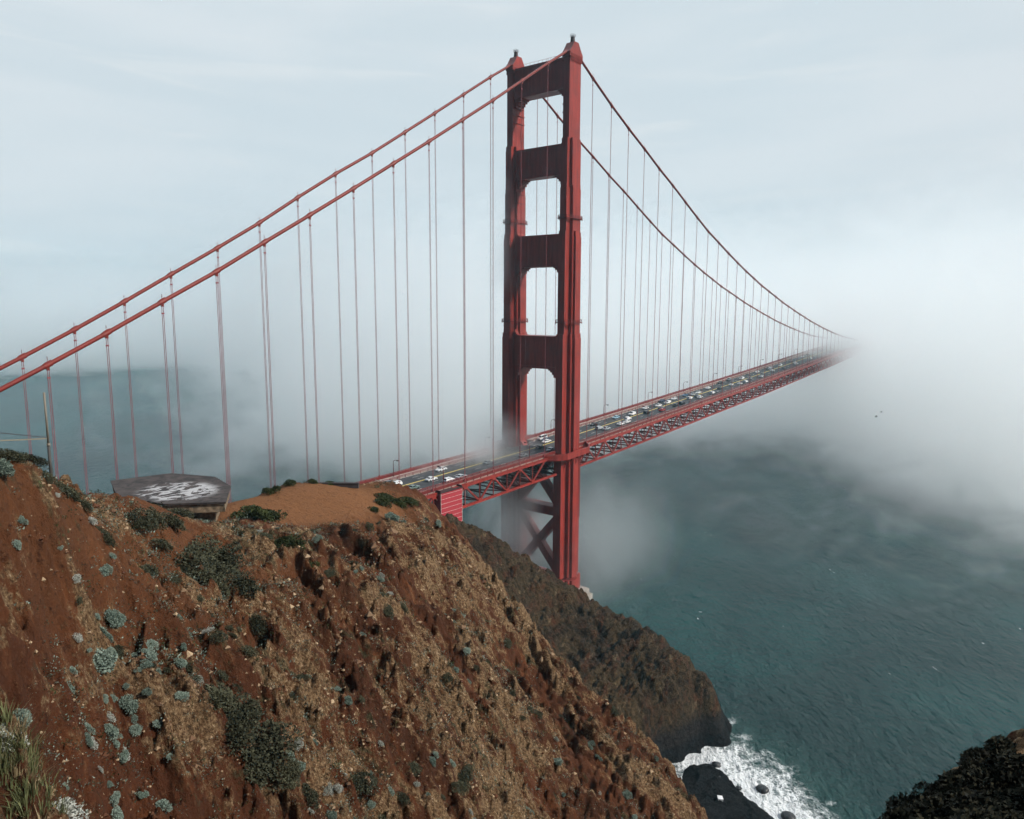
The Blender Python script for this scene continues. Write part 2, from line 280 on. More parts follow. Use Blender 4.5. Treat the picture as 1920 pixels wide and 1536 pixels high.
def water_material():
    m, nt, b = newmat('sea_water', 0.17, 0.2)
    P = pos(nt); fo = attr(nt, 'foam')
    w = mapv(nt, P, (1, 1.0, 1), (0, 0, R(-38)))
    wl = mapv(nt, w, (0.8, 1.35, 1))
    n1 = noise(nt, wl, 0.13, 3, 0.55, 0.3); n2 = noise(nt, mapv(nt, wl, (1, 1, 1), (0, 0, .5)), 0.48, 5, 0.62, 0.4); n3 = noise(nt, wl, 1.6, 3, 0.6)
    patch = noise(nt, P, 0.012, 4, 0.55, 0.3)
    c = mixc(nt, sstep(nt, patch, 0.35, 0.7), (0.0008, 0.025, 0.025), (0.0022, 0.052, 0.050))
    shal = sstep(nt, mth(nt, 'ADD', fo, mth(nt, 'MULTIPLY', patch, 0.25)), -0.9, 0.4, 0, 0.6)
    c = mixc(nt, shal, c, (0.024, 0.075, 0.066))
    far = mapv(nt, w, (0.028, 0.085, 1))
    wc = mth(nt, 'MULTIPLY', sstep(nt, noise(nt, far, 1.0, 7, 0.72, 0.7), 0.655, 0.70), sstep(nt, n2, 0.46, 0.60))
    wc = mth(nt, 'MULTIPLY', wc, sstep(nt, noise(nt, P, 0.006, 2, 0.5), 0.40, 0.60))
    dn = noise(nt, P, 0.45, 5, 0.65, 0, True)
    pd = nd(nt, 'ShaderNodeVectorMath', {'operation': 'MULTIPLY_ADD'}, _0=dn, _1=(2.2, 2.2, 0), _2=P).outputs[0]
    v1 = nd(nt, 'ShaderNodeTexVoronoi', {'feature': 'DISTANCE_TO_EDGE'}, Vector=pd, Scale=0.42).outputs['Distance']
    v2 = nd(nt, 'ShaderNodeTexVoronoi', {'feature': 'DISTANCE_TO_EDGE'}, Vector=pd, Scale=1.15).outputs['Distance']
    big = noise(nt, P, 0.16, 5, 0.6, 0.5)
    lev = mth(nt, 'ADD', fo, mth(nt, 'MULTIPLY', mth(nt, 'SUBTRACT', big, 0.5), 1.9))
    lace = mth(nt, 'ADD', mth(nt, 'MULTIPLY', v1, 0.75), mth(nt, 'MULTIPLY', v2, 0.8))
    thr = mth(nt, 'MULTIPLY', lev, 0.42)
    fm = sstep(nt, mth(nt, 'SUBTRACT', thr, lace), -0.13, 0.10)
    soft = mth(nt, 'MULTIPLY', sstep(nt, mth(nt, 'SUBTRACT', thr, lace), -0.42, 0.02), 0.42)
    fm = mth(nt, 'MAXIMUM', fm, soft)
    fm = mth(nt, 'MULTIPLY', fm, sstep(nt, lev, -0.1, 0.35))
    fm = mth(nt, 'MAXIMUM', fm, wc)
    c = mixc(nt, fm, c, (0.78, 0.80, 0.80))
    nt.links.new(c, b.inputs['Base Color'])
    nt.links.new(mth(nt, 'MULTIPLY_ADD', fm, 0.6, 0.2), b.inputs['Roughness'])
    h = mth(nt, 'ADD', mth(nt, 'MULTIPLY', n1, 1.7), mth(nt, 'ADD', mth(nt, 'MULTIPLY', n2, 0.95), mth(nt, 'MULTIPLY', n3, 0.2)))
    bump(nt, b, h, 1.0, 1.9)
    return m
# ------------------------------------------------------------------ hillside mesh (fine fan that follows the bluff)
az = np.linspace(R(48), R(-64), 900); rho = 3.0 * np.exp(np.linspace(0, math.log(190 / 3.0), 850))
X = CAM[0] + np.cos(YAW + az)[None, :] * rho[:, None]; Y = CAM[1] + np.sin(YAW + az)[None, :] * rho[:, None]
Z = hill(X, Y); S, T = flow(X, Y)
gx = np.gradient(Z, axis=0) / np.gradient(rho)[:, None]
FL = np.exp(-(((X + 193) / 14) ** 2 + ((Y + 108) / 8.5) ** 2) ** 2)
tanA = sm(T + 0.4 * S + 26 * fbm(X / 9, Y / 9, 5, 77, .65), -16, 14) * (1 - FL)
tanA = np.maximum(tanA, 0.55 * (1 - FL) * sm(fbm(X / 5, Y / 5, 4, 78), -.05, .12))
orA = np.clip(FL + 0.3 * sm(-T, 22, 30) * (1 - sm(S, 48, 66)) + 0.15, 0, 1)
A_, B_ = grain(X, Y)
rk = ridged((A_ + fbm(A_ / 6, B_ / 8, 3, 40) * 5 + fbm(X / 2.2, Y / 2.2, 3, 44) * 1.8) / 4.6 + B_ / 40, B_ / 12, 5, 3)
hill_o = link('hillside', grid_mesh('hillside', np.stack([X, Y, Z], -1), hill_material(),
        {'flow': np.stack([A_, B_, Z], -1), 'tan': tanA, 'orange': orA, 'rock': (rk - 0.5) * 2}))
tag(hill_o, kind='structure')
# ------------------------------------------------------------------ headland and beach, its shadow put into the colour
HEAD = [(-77.9,-21.9,59.3),(-61.8,-20.4,51.4),(-45.8,-19.2,40.3),(-38.4,-22.1,34.5),(-34.1,-34.7,26.9),(-33.8,-46.1,25.6),(-34,-57.2,24.3),(-34.8,-68.1,21.5),(-36.9,-79.1,18.5),(-39.7,-89.8,16.5),(-44.5,-96.6,14.2),(-49.5,-100.3,11.6),
 (-79.1,-35.5,47.5),(-62.2,-43.7,33.7),(-79.7,-56.9,31.1),(-57.2,-61.3,22.5),(-77.4,-74.4,19.3),(-62.7,-83.6,17.9),(-76,-89,14.5),(-60,-94.5,15.5),(-68.5,-90,15.1)]
BASE = [(-35.6,-98.8),(-44.3,-103.6),(-52.3,-100.4),(-60,-97.5),(-68.7,-94.7),(-80,-97)]
hp = list(HEAD) + [(x, y, 1.0) for x, y in BASE]
hp += [(-40,-107,-3),(-34,-103,-3),(-29,-96,-3),(-28,-86,-2),(-24,-76,-1),(-22,-64,1),(-20,-52,4),(-18,-42,6),(-16,-32,10),(-8,-24,11),(-14,-80,-5),(-8,-62,-5),(-4,-46,-5),(8,-30,-3),(20,-20,-4),(0,-14,9.5),(-10,-12,12),(-26,-8,22),(-30,10,18),(-10,10,11),(0,16,9),(14,0,-2),(16,18,-4),(-40,5,30),(-60,0,44),(-85,0,58),(-110,0,63),(-110,-40,66),(-105,-70,50),(-60,30,20),(-30,30,6),(-20,40,-3),(-90,40,20),
       (-100,-98,12),(-95,-105,3),(-85,-106,2.2),(-75,-106,1.8),(-66,-104,1.4),(-58,-101,0.6),(-63,-109,0.4),(-71,-124,0.4),(-80,-136,0.4),(-88.7,-150,0.4),(-100,-165,0.5),(-84,-118,2.4),(-95,-130,2.8),(-105,-145,3),(-110,-115,8),(-120,-140,10),(-120,-170,4),(-55,-106,-2.2),(-60,-118,-2.5),(-66,-132,-2.5),(-78,-150,-2.5),(-90,-170,-3),(-40,-130,-5),(-50,-160,-6),(-10,-120,-8),(-60,-180,-8),(20,-60,-8),(30,-150,-10)]
RB = RBF(hp, 2.5, 0.25)
hx = np.linspace(-135, 35, 460); hy = np.linspace(-185, 55, 620); X, Y = np.meshgrid(hx, hy)
Zb = RB(X, Y); hs = (X * 0.25 - Y * 0.97); ht = (X * 0.97 + Y * 0.25)
up = sm(Zb, 3, 14); gul = ridged(hs / 13 + fbm(X / 12, Y / 12, 3, 9) * 1.3, ht / 42, 4, 5)
Z = Zb + up * (6.0 * (gul - 0.66) + 4.2 * fbm(X / 6, Y / 6, 6, 8, .58) + 1.6 * (ridged(X / 3.4, Y / 3.4, 5, 15) - 0.6) + 2.6 * (np.minimum(vor((X + 4 * fbm(X / 7, Y / 7, 3, 33)) / 7, (Y + 4 * fbm(X / 7, Y / 7, 3, 34)) / 5, 3), .6) - .3) + 1.2 * (np.minimum(vor(X / 2.4, Y / 2.1, 13), .55) - .25)) + (1 - up) * (0.9 * fbm(X / 3, Y / 3, 4, 19) + 0.8 * np.maximum(ridged(X / 4, Y / 4, 3, 23) - 0.72, 0) * 6 * sm(Zb, -0.5, 1.2))
cliff = sm(Zb, 2.5, 9) * (1 - sm(Zb, 12, 17)); Z = Z + cliff * 1.2
head_o = link('headland', grid_mesh('headland', np.stack([X, Y, Z], -1), head_material(), {'flow': np.stack([hs, ht, Z], -1)}))
tag(head_o, kind='structure')
# ------------------------------------------------------------------ sea
def axis(a, b, step, lo, hi, g=1.12):
    v = list(np.arange(a, b + step, step)); s = step; x = v[-1]
    while x < hi: s = min(s * g, 900); x += s; v.append(x)
    s = step; x = v[0]
    while x > lo: s = min(s * g, 900); x -= s; v.insert(0, x)
    return np.array(v)
wx = axis(-105, -15, 0.6, -9000, 16000); wy = axis(-165, -85, 0.6, -14000, 16000); X, Y = np.meshgrid(wx, wy)
SHORE = np.array([(-47,-101.5),(-54,-98.5),(-57.5,-100),(-63,-109),(-71,-124),(-80,-136),(-92,-155),(-108,-178)], float)
WID = [2.0, 9.0, 17, 19, 19, 18, 16, 14]
D = np.full(X.shape, 1e9)
for i in range(len(SHORE) - 1):
    a, b_ = SHORE[i], SHORE[i + 1]; d = b_ - a; t = np.clip(((X - a[0]) * d[0] + (Y - a[1]) * d[1]) / (d @ d), 0, 1)
    q = np.hypot(X - a[0] - t * d[0], Y - a[1] - t * d[1]) / (WID[i] + t * (WID[i + 1] - WID[i])); D = np.minimum(D, q)
foam = 1.12 - 1.12 * D
for fx_, fy_, fr, fa in ((-38, -100.5, 2.2, 0.4),):
    foam = np.maximum(foam, fa * (1.25 - np.hypot(X - fx_, Y - fy_) / fr))
foam = np.maximum(foam, -2)
sea = link('sea', grid_mesh('sea', np.stack([X, Y, 0 * X], -1), water_material(), {'foam': foam}, smooth=True))
tag(sea, kind='structure')
# ================================================================== BRIDGE
def paint(name, base, var=0.24):
    m, nt, b = newmat(name, 0.5, 0.3)
    P = pos(nt); n1 = noise(nt, mapv(nt, P, (1, 1, 0.12)), 0.9, 6, 0.65); n2 = noise(nt, P, 0.16, 4, 0.6)
    c = mixc(nt, sstep(nt, n1, 0.35, 0.7), tuple(x * (1 - var) for x in base), tuple(x * (1 + var) for x in base))
    c = mixc(nt, sstep(nt, n2, 0.48, 0.7, 0, 0.5), c, (base[0] * .62, base[1] * .95, base[2] * 1.0))
    n3 = noise(nt, mapv(nt, P, (1, 1, 0.05)), 2.3, 5, 0.7); c = mixc(nt, sstep(nt, n3, 0.58, 0.7, 0, 0.45), c, (base[0] * .45, base[1] * .7, base[2] * .7))
    z = nd(nt, 'ShaderNodeSeparateXYZ', Vector=P).outputs[2]
    seam = sstep(nt, mth(nt, 'ABSOLUTE', mth(nt, 'SUBTRACT', mth(nt, 'FRACT', mth(nt, 'DIVIDE', z, 3.4)), 0.5)), 0.475, 0.49, 0, 0.3)
    c = mixc(nt, seam, c, tuple(x * 0.6 for x in base))
    nt.links.new(c, b.inputs['Base Color']); bump(nt, b, n1, 0.15, 0.05)
    return m
ORANGE = paint('red_orange_paint', (0.285, 0.030, 0.0205)); ORANGE2 = paint('dull_red_paint', (0.18, 0.023, 0.020))
CABLE = simple('cable_paint', (0.20, 0.022, 0.014), 0.5, 0.3, 0.12, 0.5); ROPE = simple('suspender_rope', (0.26, 0.05, 0.055), 0.5, 0.4, 0.1, 0.3)
DARKM = simple('dark_iron', (0.05, 0.02, 0.02), 0.6)
H = 13.72
def zd(x): return np.interp(x, [-343,-190,-155,-108,-62,-15,0,76,152,229,303,378,453,528,603,760], [60,64.2,65,65.8,66.6,67.7,68.1,71.4,74.7,77.6,80.5,83.2,85.6,87.3,88.3,88.6])
def yc(x): return np.where(np.asarray(x) < 0, -.9e-4 * np.asarray(x) ** 2, 7.3e-5 * np.asarray(x) ** 2)
_cx = [-343,-220,-200,-188.9,-177,-164.6,-151,-137.5,-123.4,-108.3,-93,-78,-62.4,-47,-31.4,-15.7,0,15.2,29.8,44.9,59.7,74.3,89.4,109,130.2,145.4,159.7,174,189,204,217.8,266,303,340,378,416,453,528,603,760]
_cz = [55,101,110.6,116,122,128.6,135.7,143.4,151.3,159.9,168.8,177.5,186.8,196,205.6,215.3,224.6,216.5,209.2,202.4,196.2,189.8,183.8,175.4,166.8,161.8,157,152.5,148,144,140.2,129.2,122,115.4,109.6,104.5,100.2,94.5,91.8,93]
_nW = [-22,-15,-14,-13,-12,-11,-10,-9,-8,-7,-6,-5,-4,-3,-2,-1,0,15,40,60]
_xW = [-300,-209.5,-199.6,-188.9,-177.1,-164.6,-151,-137.5,-123.4,-108.3,-93,-78,-62.4,-47.1,-31.4,-15.7,0,218.5,583,874]
_xE = [-296,-204.5,-195,-184.4,-172.8,-160.6,-148.1,-134.3,-120.7,-107.1,-92.4,-77,-61.8,-46.9,-31.4,-15.8,0,220.5,586,878]
def XN(n, s=-1): return float(np.interp(n, _nW, _xW if s < 0 else _xE))     # where the n-th hanger stands
def zc(x, s=-1):
    x = np.asarray(x, float)
    if s > 0: x = np.interp(np.interp(x, _xE, _nW), _nW, _xW)
    return np.interp(x, _cx, _cz)
def Q(x, y, dz=0.0): return (float(x), float(yc(x)) + y, float(zd(x)) + dz)
bridge = link('suspension_bridge', None); bridge.empty_display_size = 5
tag(bridge, 'red-orange suspension bridge with tall portal tower crossing the strait into fog', 'bridge')
def stepped(st):
    q = [];
    for i, (a, b) in enumerate(st):
        q.append((a, 0 if i == 0 else st[i - 1][1])); q.append((a, b))
    q = q[1:]; qq = q + [(-x, y) for x, y in reversed(q)]
    return qq + [(-x, -y) for x, y in qq]
LEV = [(6, 16, [(7.6, 2.4), (3.9, 3.9), (2.4, 5.0)]), (16, 68, [(6.8, 1.85), (3.2, 3.25), (1.75, 4.4)]), (68, 115.6, [(6.45, 1.67), (2.95, 3.07), (1.55, 4.2)]),
       (115.6, 155.5, [(5.6, 1.6), (2.4, 2.85), (1.3, 3.7)]), (155.5, 173.6, [(4.95, 1.5), (2.2, 2.75)]), (173.6, 190.3, [(4.6, 1.45), (2.75, 2.6)]), (190.3, 221.2, [(3.75, 1.45)])]
def yz_prism(mb, poly, x0, x1, mi=0):
    n = len(poly)
    mb.add([(x0, y, z) for y, z in poly] + [(x1, y, z) for y, z in poly], [tuple(range(n)), tuple(range(n, 2 * n))[::-1]] + [(i, n + i, n + (i + 1) % n, (i + 1) % n) for i in range(n)], mi)
for sgn in (-1, 1):
    mb = MB()
    for z0, z1, st in LEV:
        mb.prism(stepped(st), z0, z1 - 0.9 if z1 < 220 else z1)
        if z1 < 220 and z1 > 20:      # chamfered setback
            nx = LEV[[l[0] for l in LEV].index(z1)][2]
            mb.prism([(x * 0.97, y * 0.95) for x, y in stepped(st)], z1 - 0.9, z1 + 0.9)
    # horizontal access ledges on the portal-side faces
    for z in (203.5, 200.5, 172.5, 169, 139.5, 136, 98.5, 95, 89.5):
        a = [l for l in LEV if l[0] <= z < l[1]][0][2]
        bl_ = a[-1][1]; ya, yb = sorted((-sgn * (bl_ - .05), -sgn * (bl_ + .35))); mb.box(-a[-1][0], a[-1][0], ya, yb, z, z + .35)
    leg = mb.build('tower_leg', ORANGE, bridge); leg.location = (0, sgn * H, 0)
    hb = MB(); n = [(-4.3, 220.6), (4.3, 220.6), (4.3, 222.2), (3.1, 223.6), (1.35, 226.2), (-1.35, 226.2), (-3.1, 223.6), (-4.3, 222.2)]
    hb.add([(x, -1.85, z) for x, z in n] + [(x * .98, 1.85, z) for x, z in n], [tuple(range(8)), tuple(range(8, 16))[::-1]] + [(i, 8 + i, 8 + (i + 1) % 8, (i + 1) % 8) for i in range(8)])
    for k in range(9):
        x = -3.4 + k * .85
        for y in (-2.0, 1.7): hb.box(x - .16, x + .16, y, y + .3, 219.2, 221.6)
    hb.box(-4.1, 4.1, -1.98, 1.98, 221.6, 222.0)
    hb.build('saddle_housing', ORANGE, leg)
    bb = MB(); bb.tube([(0, 0, 226.1), (0, 0, 228.4)], [.95, .72], 12); bb.tube([(0, 0, 228.2), (0, 0, 229.3)], .1, 6)
    for z in (228.3, 228.75, 229.2): bb.tube([(1.0 * math.cos(t), 1.0 * math.sin(t), z) for t in [2 * math.pi * i / 12 for i in range(13)]], .05, 4)
    for i in range(6): t = i * math.pi / 3; bb.tube([(1.0 * math.cos(t), 1.0 * math.sin(t), 228.2), (1.0 * math.cos(t), 1.0 * math.sin(t), 229.2)], .05, 4)
    bb.build('beacon', DARKM, leg)
    for z in (121.0, 161.3):
        st = [l for l in LEV if l[0] <= z < l[1]][0][2]; a = st[0][0] + .5; b = st[-1][1] + .5; c_ = st[0][1] + .5; e = st[1][0] + .5; cb = MB()
        ring = [(-a, -c_), (-e, -b), (e, -b), (a, -c_), (a, c_), (e, b), (-e, b), (-a, c_)]
        for p, q in zip(ring, ring[1:] + ring[:1]):
            for dz, w in ((0, .45), (.6, .1), (1.1, .12)): cb.beam((*p, z + dz), (*q, z + dz), w, .14 if dz else .3)
            k = max(2, int(math.dist(p, q) / 1.3))
            for i in range(k): u = i / k; cb.beam((p[0] + (q[0] - p[0]) * u, p[1] + (q[1] - p[1]) * u, z - .5), (p[0] + (q[0] - p[0]) * u, p[1] + (q[1] - p[1]) * u, z + 1.15), .12, .12)
        cb.build('catwalk', ORANGE2, leg)
    # parapet of the walk that goes round the leg at deck level
    wb = MB(); s_ = sgn; pp = [(-15, 12.9 - H), (-11.5, 3.2), (-8, 5.6), (8, 5.6), (11.5, 3.2), (15, 12.9 - H)]
    for (p, q) in zip(pp, pp[1:]):
        d = Vector((q[0] - p[0], q[1] - p[1], 0)).normalized() * .1
        zp, zq = 68.15 + p[0] * .04, 68.15 + q[0] * .04
        wb.beam((p[0], s_ * p[1], zp + .3), (q[0] + d.x, s_ * (q[1] + d.y), zq + .3), .35, 2.2)
        wb.beam((p[0], s_ * p[1], zp + 1.65), (q[0] + d.x, s_ * (q[1] + d.y), zq + 1.65), .5, .25)
        wb.beam((p[0], s_ * (p[1] - .9), zp - .15), (q[0], s_ * (q[1] - .9), zq - .15), 1.8, .25)
    for x in (-8, -4, 0, 4, 8): wb.beam((x, s_ * 4.0, 66.9), (x, s_ * 5.5, 66.9), .3, .8); wb.beam((x, s_ * 4.1, 63.5), (x, s_ * 5.4, 66.6), .25, .25)
    wb.build('leg_walkway', ORANGE, leg)
    lb = MB()
    for x in (4.9, 5.9): lb.beam((x, -sgn * 0 + sgn * 2.6, 40), (x, sgn * 2.6, 66), .16, .16)
    for i in range(22): lb.beam((4.9, sgn * 2.6, 41 + i * 1.15), (5.9, sgn * 2.6, 41 + i * 1.15), .1, .1)
    lb.build('ladder', ORANGE2, leg)
def arc(y0, z0, r, sy, sz, n=6):      # concave fillet polygon with its corner at (y0, z0)
    return [(y0, z0)] + [(y0 + sy * (r - r * math.sin(t)), z0 + sz * (r - r * math.cos(t))) for t in [i / n * math.pi / 2 for i in range(n + 1)]]
STR = [(209.5, 221.3, 1.45, 3.0, 3.0), (178.0, 190.0, 2.6, 3.0, 2.6), (143.0, 156.0, 2.75, 3.2, 2.9), (102.2, 115.8, 3.7, 3.6, 4.2)]
for i, (z0, z1, bl, r, hx_) in enumerate(STR):
    mb = MB(); yi = H - bl + .3; up = STR[i - 1][2] if i else bl; yl = H - (STR[i + 1][2] if i < 3 else 4.2) + .25
    mb.box(-hx_ + .35, hx_ - .35, -yi, yi, z0 + .5, z1 - .45)
    mb.box(-hx_, hx_, -yi, yi, z1 - .95, z1 - .4); mb.box(-hx_, hx_, -yi, yi, z0, z0 + .9)
    for y in (-5.2, 5.2): mb.box(-hx_ + .28, hx_ - .28, y - .16, y + .16, z0 + .9, z1 - .95)
    for s in (-1, 1):
        yw = H - bl
        for k, (w, h) in enumerate(((.9, 3.4), (1.7, 2.3), (2.7, 1.3), (3.6, .6))):      # stepped brackets under the strut
            mb.box(-hx_ + .5 + k * .03, hx_ - .5 - k * .03, min(s * (yw + .4), s * (yw - w)), max(s * (yw + .4), s * (yw - w)), z0 - h, z0 + .1 - .02 * k)
        f = arc(s * yw, z0 + .05, r, -s, -1); yz_prism(mb, f if s > 0 else f[::-1], -hx_ + .6, hx_ - .6)
        f = arc(s * (H - up), z1 - .5, r * .7, -s, 1); yz_prism(mb, f[::-1] if s > 0 else f, -hx_ + .7, hx_ - .7)
    if i == 0:
        for x in (-2, 2):
            mb.beam((x, -9, z1 + .9), (x, 9, z1 + .9), .07, .07)
            for k in range(10): mb.beam((x, -9 + 2 * k, z1 - .5), (x, -9 + 2 * k, z1 + .9), .07, .07)
    mb.build('portal_strut', ORANGE, bridge)
for (za, zb) in ((70.5, 44.5), (41.5, 15.5)):
    mb = MB(); yi = 10.4
    mb.beam((0, -yi, za - 1), (0, yi, zb + 1), 3.2, 2.9, 0, (1, 0, 0)); mb.beam((.02, yi, za - 1), (.02, -yi, zb + 1), 3.16, 2.94, 0, (1, 0, 0))
    mb.box(-1.7, 1.7, -2.2, 2.2, (za + zb) / 2 - 2.6, (za + zb) / 2 + 2.6)
    mb.build('cross_brace', ORANGE, bridge)
for z in (43, 13.5):
    mb = MB(); mb.box(-2.6, 2.6, -10.6, 10.6, z - 1.9, z + 1.9); mb.box(-2.9, 2.9, -10.5, 10.5, z + 1.3, z + 1.75)
    mb.build('lower_strut', ORANGE, bridge)
CONC = simple('pale_concrete', (0.34, 0.30, 0.26), 0.85, 0.2, 0.2, 0.6)
mb = MB()
for s in (-1, 1): mb.box(-9.5, 10.5, s * H - 7, s * H + 7, -2, 6.3); mb.box(-8.6, 9.4, s * H - 6, s * H + 6, 6.3, 8.6)
mb.box(-6, 6, -8, 8, -2, 6.0)
mb.build('pier', CONC, bridge)
# deck ribbons
ST = sorted(set([round(-343 + i * 7.62, 2) for i in range(45)] + [round(i * 7.62, 2) for i in range(-5, 86)])); ST = [x for x in ST if -343 <= x <= 640]
def ribbon(y0, y1, z0, z1, skip=None, mb=None):
    mb = mb or MB()
    for a, b in zip(ST, ST[1:]):
        if skip and a > -skip and b < skip: continue
        p = [Q(x, y, z) for x in (a, b) for y, z in ((y0, z0), (y1, z0), (y1, z1), (y0, z1))]
        mb.add(p, [(0, 1, 5, 4), (1, 2, 6, 5), (2, 3, 7, 6), (3, 0, 4, 7)])
    return mb
mA, nt, b = newmat('asphalt', 0.85, 0.25)
f = noise(nt, pos(nt), 0.35, 6, 0.6); f2 = noise(nt, mapv(nt, pos(nt), (0.05, 1.2, 1)), 1.0, 3, 0.5)
nt.links.new(mixc(nt, sstep(nt, mth(nt, 'ADD', mth(nt, 'MULTIPLY', f, .5), mth(nt, 'MULTIPLY', f2, .5)), .35, .65), (0.035, 0.036, 0.042), (0.075, 0.073, 0.075)), b.inputs['Base Color'])
WHITE = simple('white_marking', (0.62, 0.6, 0.55), 0.7, 0.2, 0.2, 0.8); YEL = simple('yellow_marking', (0.62, 0.48, 0.13), 0.6, 0.2, 0.15, 0.8)
SIDEW = simple('sidewalk_concrete', (0.36, 0.29, 0.25), 0.85, 0.2, 0.2, 0.5)
mb = ribbon(-9.35, 9.35, -0.2, 0.5); k0 = len(mb.f); ribbon(0.9, 1.6, .504, .52, None, mb); mb.m[k0:] = [1] * (len(mb.f) - k0)
for y in (-6.35, -3.15, 4.15, 6.75):
    x = -330
    while x < 600:
        a, b_ = x, x + 3.2; p = [Q(t, yy, .515) for t in (a, b_) for yy in (y - .09, y + .09)]; mb.add(p, [(0, 2, 3, 1)], 2); x += 11.4
for y in (-9.1, 9.1):
    for a, b_ in zip(ST, ST[1:]): mb.add([Q(t, yy, .515) for t in (a, b_) for yy in (y - .08, y + .08)], [(0, 2, 3, 1)], 2)
mb.build('roadway', [mA, YEL, WHITE], bridge)
STALL = ST
for s, seg in ((-1, -1), (-1, 1), (1, -1), (1, 1)):      # each side of the deck, before and beyond the tower
    ST = [x for x in STALL if x * seg >= 7.5]
    ys = sorted((s * 9.5, s * 12.95))
    ribbon(ys[0], ys[1], 0.25, 0.85).build('sidewalk', SIDEW, bridge)
    for nm, y, h, w in (('railing', s * 13.15, 2.15, .22), ('curb_rail', s * 9.42, 1.55, .16)):
        rb = ribbon(y - w / 2, y + w / 2, h - .18, h); ribbon(y - w * .35, y + w * .35, 1.0, 1.14, None, rb)
        if nm == 'railing': ribbon(y - .05, y + .05, .85, h - .3, None, rb)
        for x in np.arange(abs(ST[0] if seg > 0 else ST[-1]), abs(ST[-1] if seg > 0 else ST[0]) - 1, 3.81): rb.beam(Q(seg * x, y, .3), Q(seg * x, y, h - .1), .2, .2)
        rb.build(nm, ORANGE2, bridge)
    ys = s * H
    tr = link('stiffening_truss', None, bridge)
    mb = ribbon(ys - .42, ys + .42, -.75, .25); ribbon(ys - .6, ys + .6, .25, .36, None, mb); mb.build('top_chord', ORANGE, tr)
    ribbon(ys - .4, ys + .4, -7.95, -7.15).build('bottom_chord', ORANGE, tr)
    mb = MB(); d = 15.24
    for k in range(-22, 41):
        x0, x1, x2 = XN(k, s), XN(k + .5, s), XN(k + 1, s)
        if x2 > ST[-1] + 5: continue
        if x1 * seg < 0: continue
        for a, b_ in (((x0, -.6), (x1, -7.4)), ((x1, -7.4), (x2, -.6))):
            if min(abs(a[0]), abs(b_[0])) < 5: continue
            mb.beam(Q(a[0], ys, a[1]), Q(b_[0], ys, b_[1]), .55, .5, 0, (0, 1, 0))
        for x in (x0, x1):
            if abs(x) < 6: continue
            mb.beam(Q(x, ys, -7.2), Q(x, ys, -.7), .3, .24)
        for q in (Q(x1, ys, -7.1), Q(x0, ys, -.9)):
            if abs(q[0]) > 7: mb.box(q[0] - .9, q[0] + .9, q[1] - .45, q[1] + .45, q[2] - .55, q[2] + .55)
    mb.build('truss_web', ORANGE, tr)
ST = STALL
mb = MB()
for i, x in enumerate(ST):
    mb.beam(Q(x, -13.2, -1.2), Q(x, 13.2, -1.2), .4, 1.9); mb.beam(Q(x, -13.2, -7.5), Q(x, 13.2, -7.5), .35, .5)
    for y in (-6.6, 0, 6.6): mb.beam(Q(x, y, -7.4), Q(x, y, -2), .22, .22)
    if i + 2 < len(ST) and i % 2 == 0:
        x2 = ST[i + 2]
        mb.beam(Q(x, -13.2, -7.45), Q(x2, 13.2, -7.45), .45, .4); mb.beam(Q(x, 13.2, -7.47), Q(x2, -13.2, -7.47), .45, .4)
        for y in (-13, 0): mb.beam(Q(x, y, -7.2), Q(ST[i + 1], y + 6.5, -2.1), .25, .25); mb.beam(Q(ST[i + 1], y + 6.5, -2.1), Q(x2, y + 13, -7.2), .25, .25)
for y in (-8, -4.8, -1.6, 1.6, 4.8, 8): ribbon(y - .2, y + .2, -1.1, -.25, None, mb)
mb.build('floor_framing', simple('shaded_steel_paint', (0.075, 0.014, 0.014), .7), bridge)  # bridge paint darkened to stand in for shade under the deck
# cables, bands, suspenders
band = None
for s in (-1, 1):
    xs = list(np.arange(-343, 640.1, 3.81)); pts = [(x, float(yc(x)) + s * H, float(zc(x, s))) for x in xs]
    mb = MB(); mb.tube(pts, .47, 10); cab = mb.build('main_cable', CABLE, bridge, True)
    for k in [i for i in range(-15, 36) if i != 0]:
        x = XN(k, s); z = float(zc(x, s)); y = float(yc(x)) + s * H; sl_ = (float(zc(x + 1, s)) - float(zc(x - 1, s))) / 2
        bb = MB(); d = Vector((1, 0, sl_)).normalized()
        bb.tube([-d * .85, -d * .8, d * .8, d * .85], [.48, .57, .57, .48], 10)
        bb.beam(-d * .75 + Vector((0, 0, .6)), d * .75 + Vector((0, 0, .6)), .22, .2); bb.beam((0, 0, .5), (0, 0, 1.7), .08, .08)
        bb.beam((0, 0, -.3), (0, 0, -1.1), .5, .5)
        o = bb.build('cable_band', CABLE, cab); o.location = (x, y, z)
        sb = MB()
        for dx in (-.17, .17): sb.tube([(x + dx, y, z - .4), (x + dx, y, float(zd(x)) + .2)], .062, 6)
        sb.beam((x - .3, y, z - 2.6), (x + .3, y, z - 2.6), .24, .3); sb.beam((x - .3, y, float(zd(x)) + 1.8), (x + .3, y, float(zd(x)) + 1.8), .26, .8)
        sb.build('suspender', ROPE, bridge)
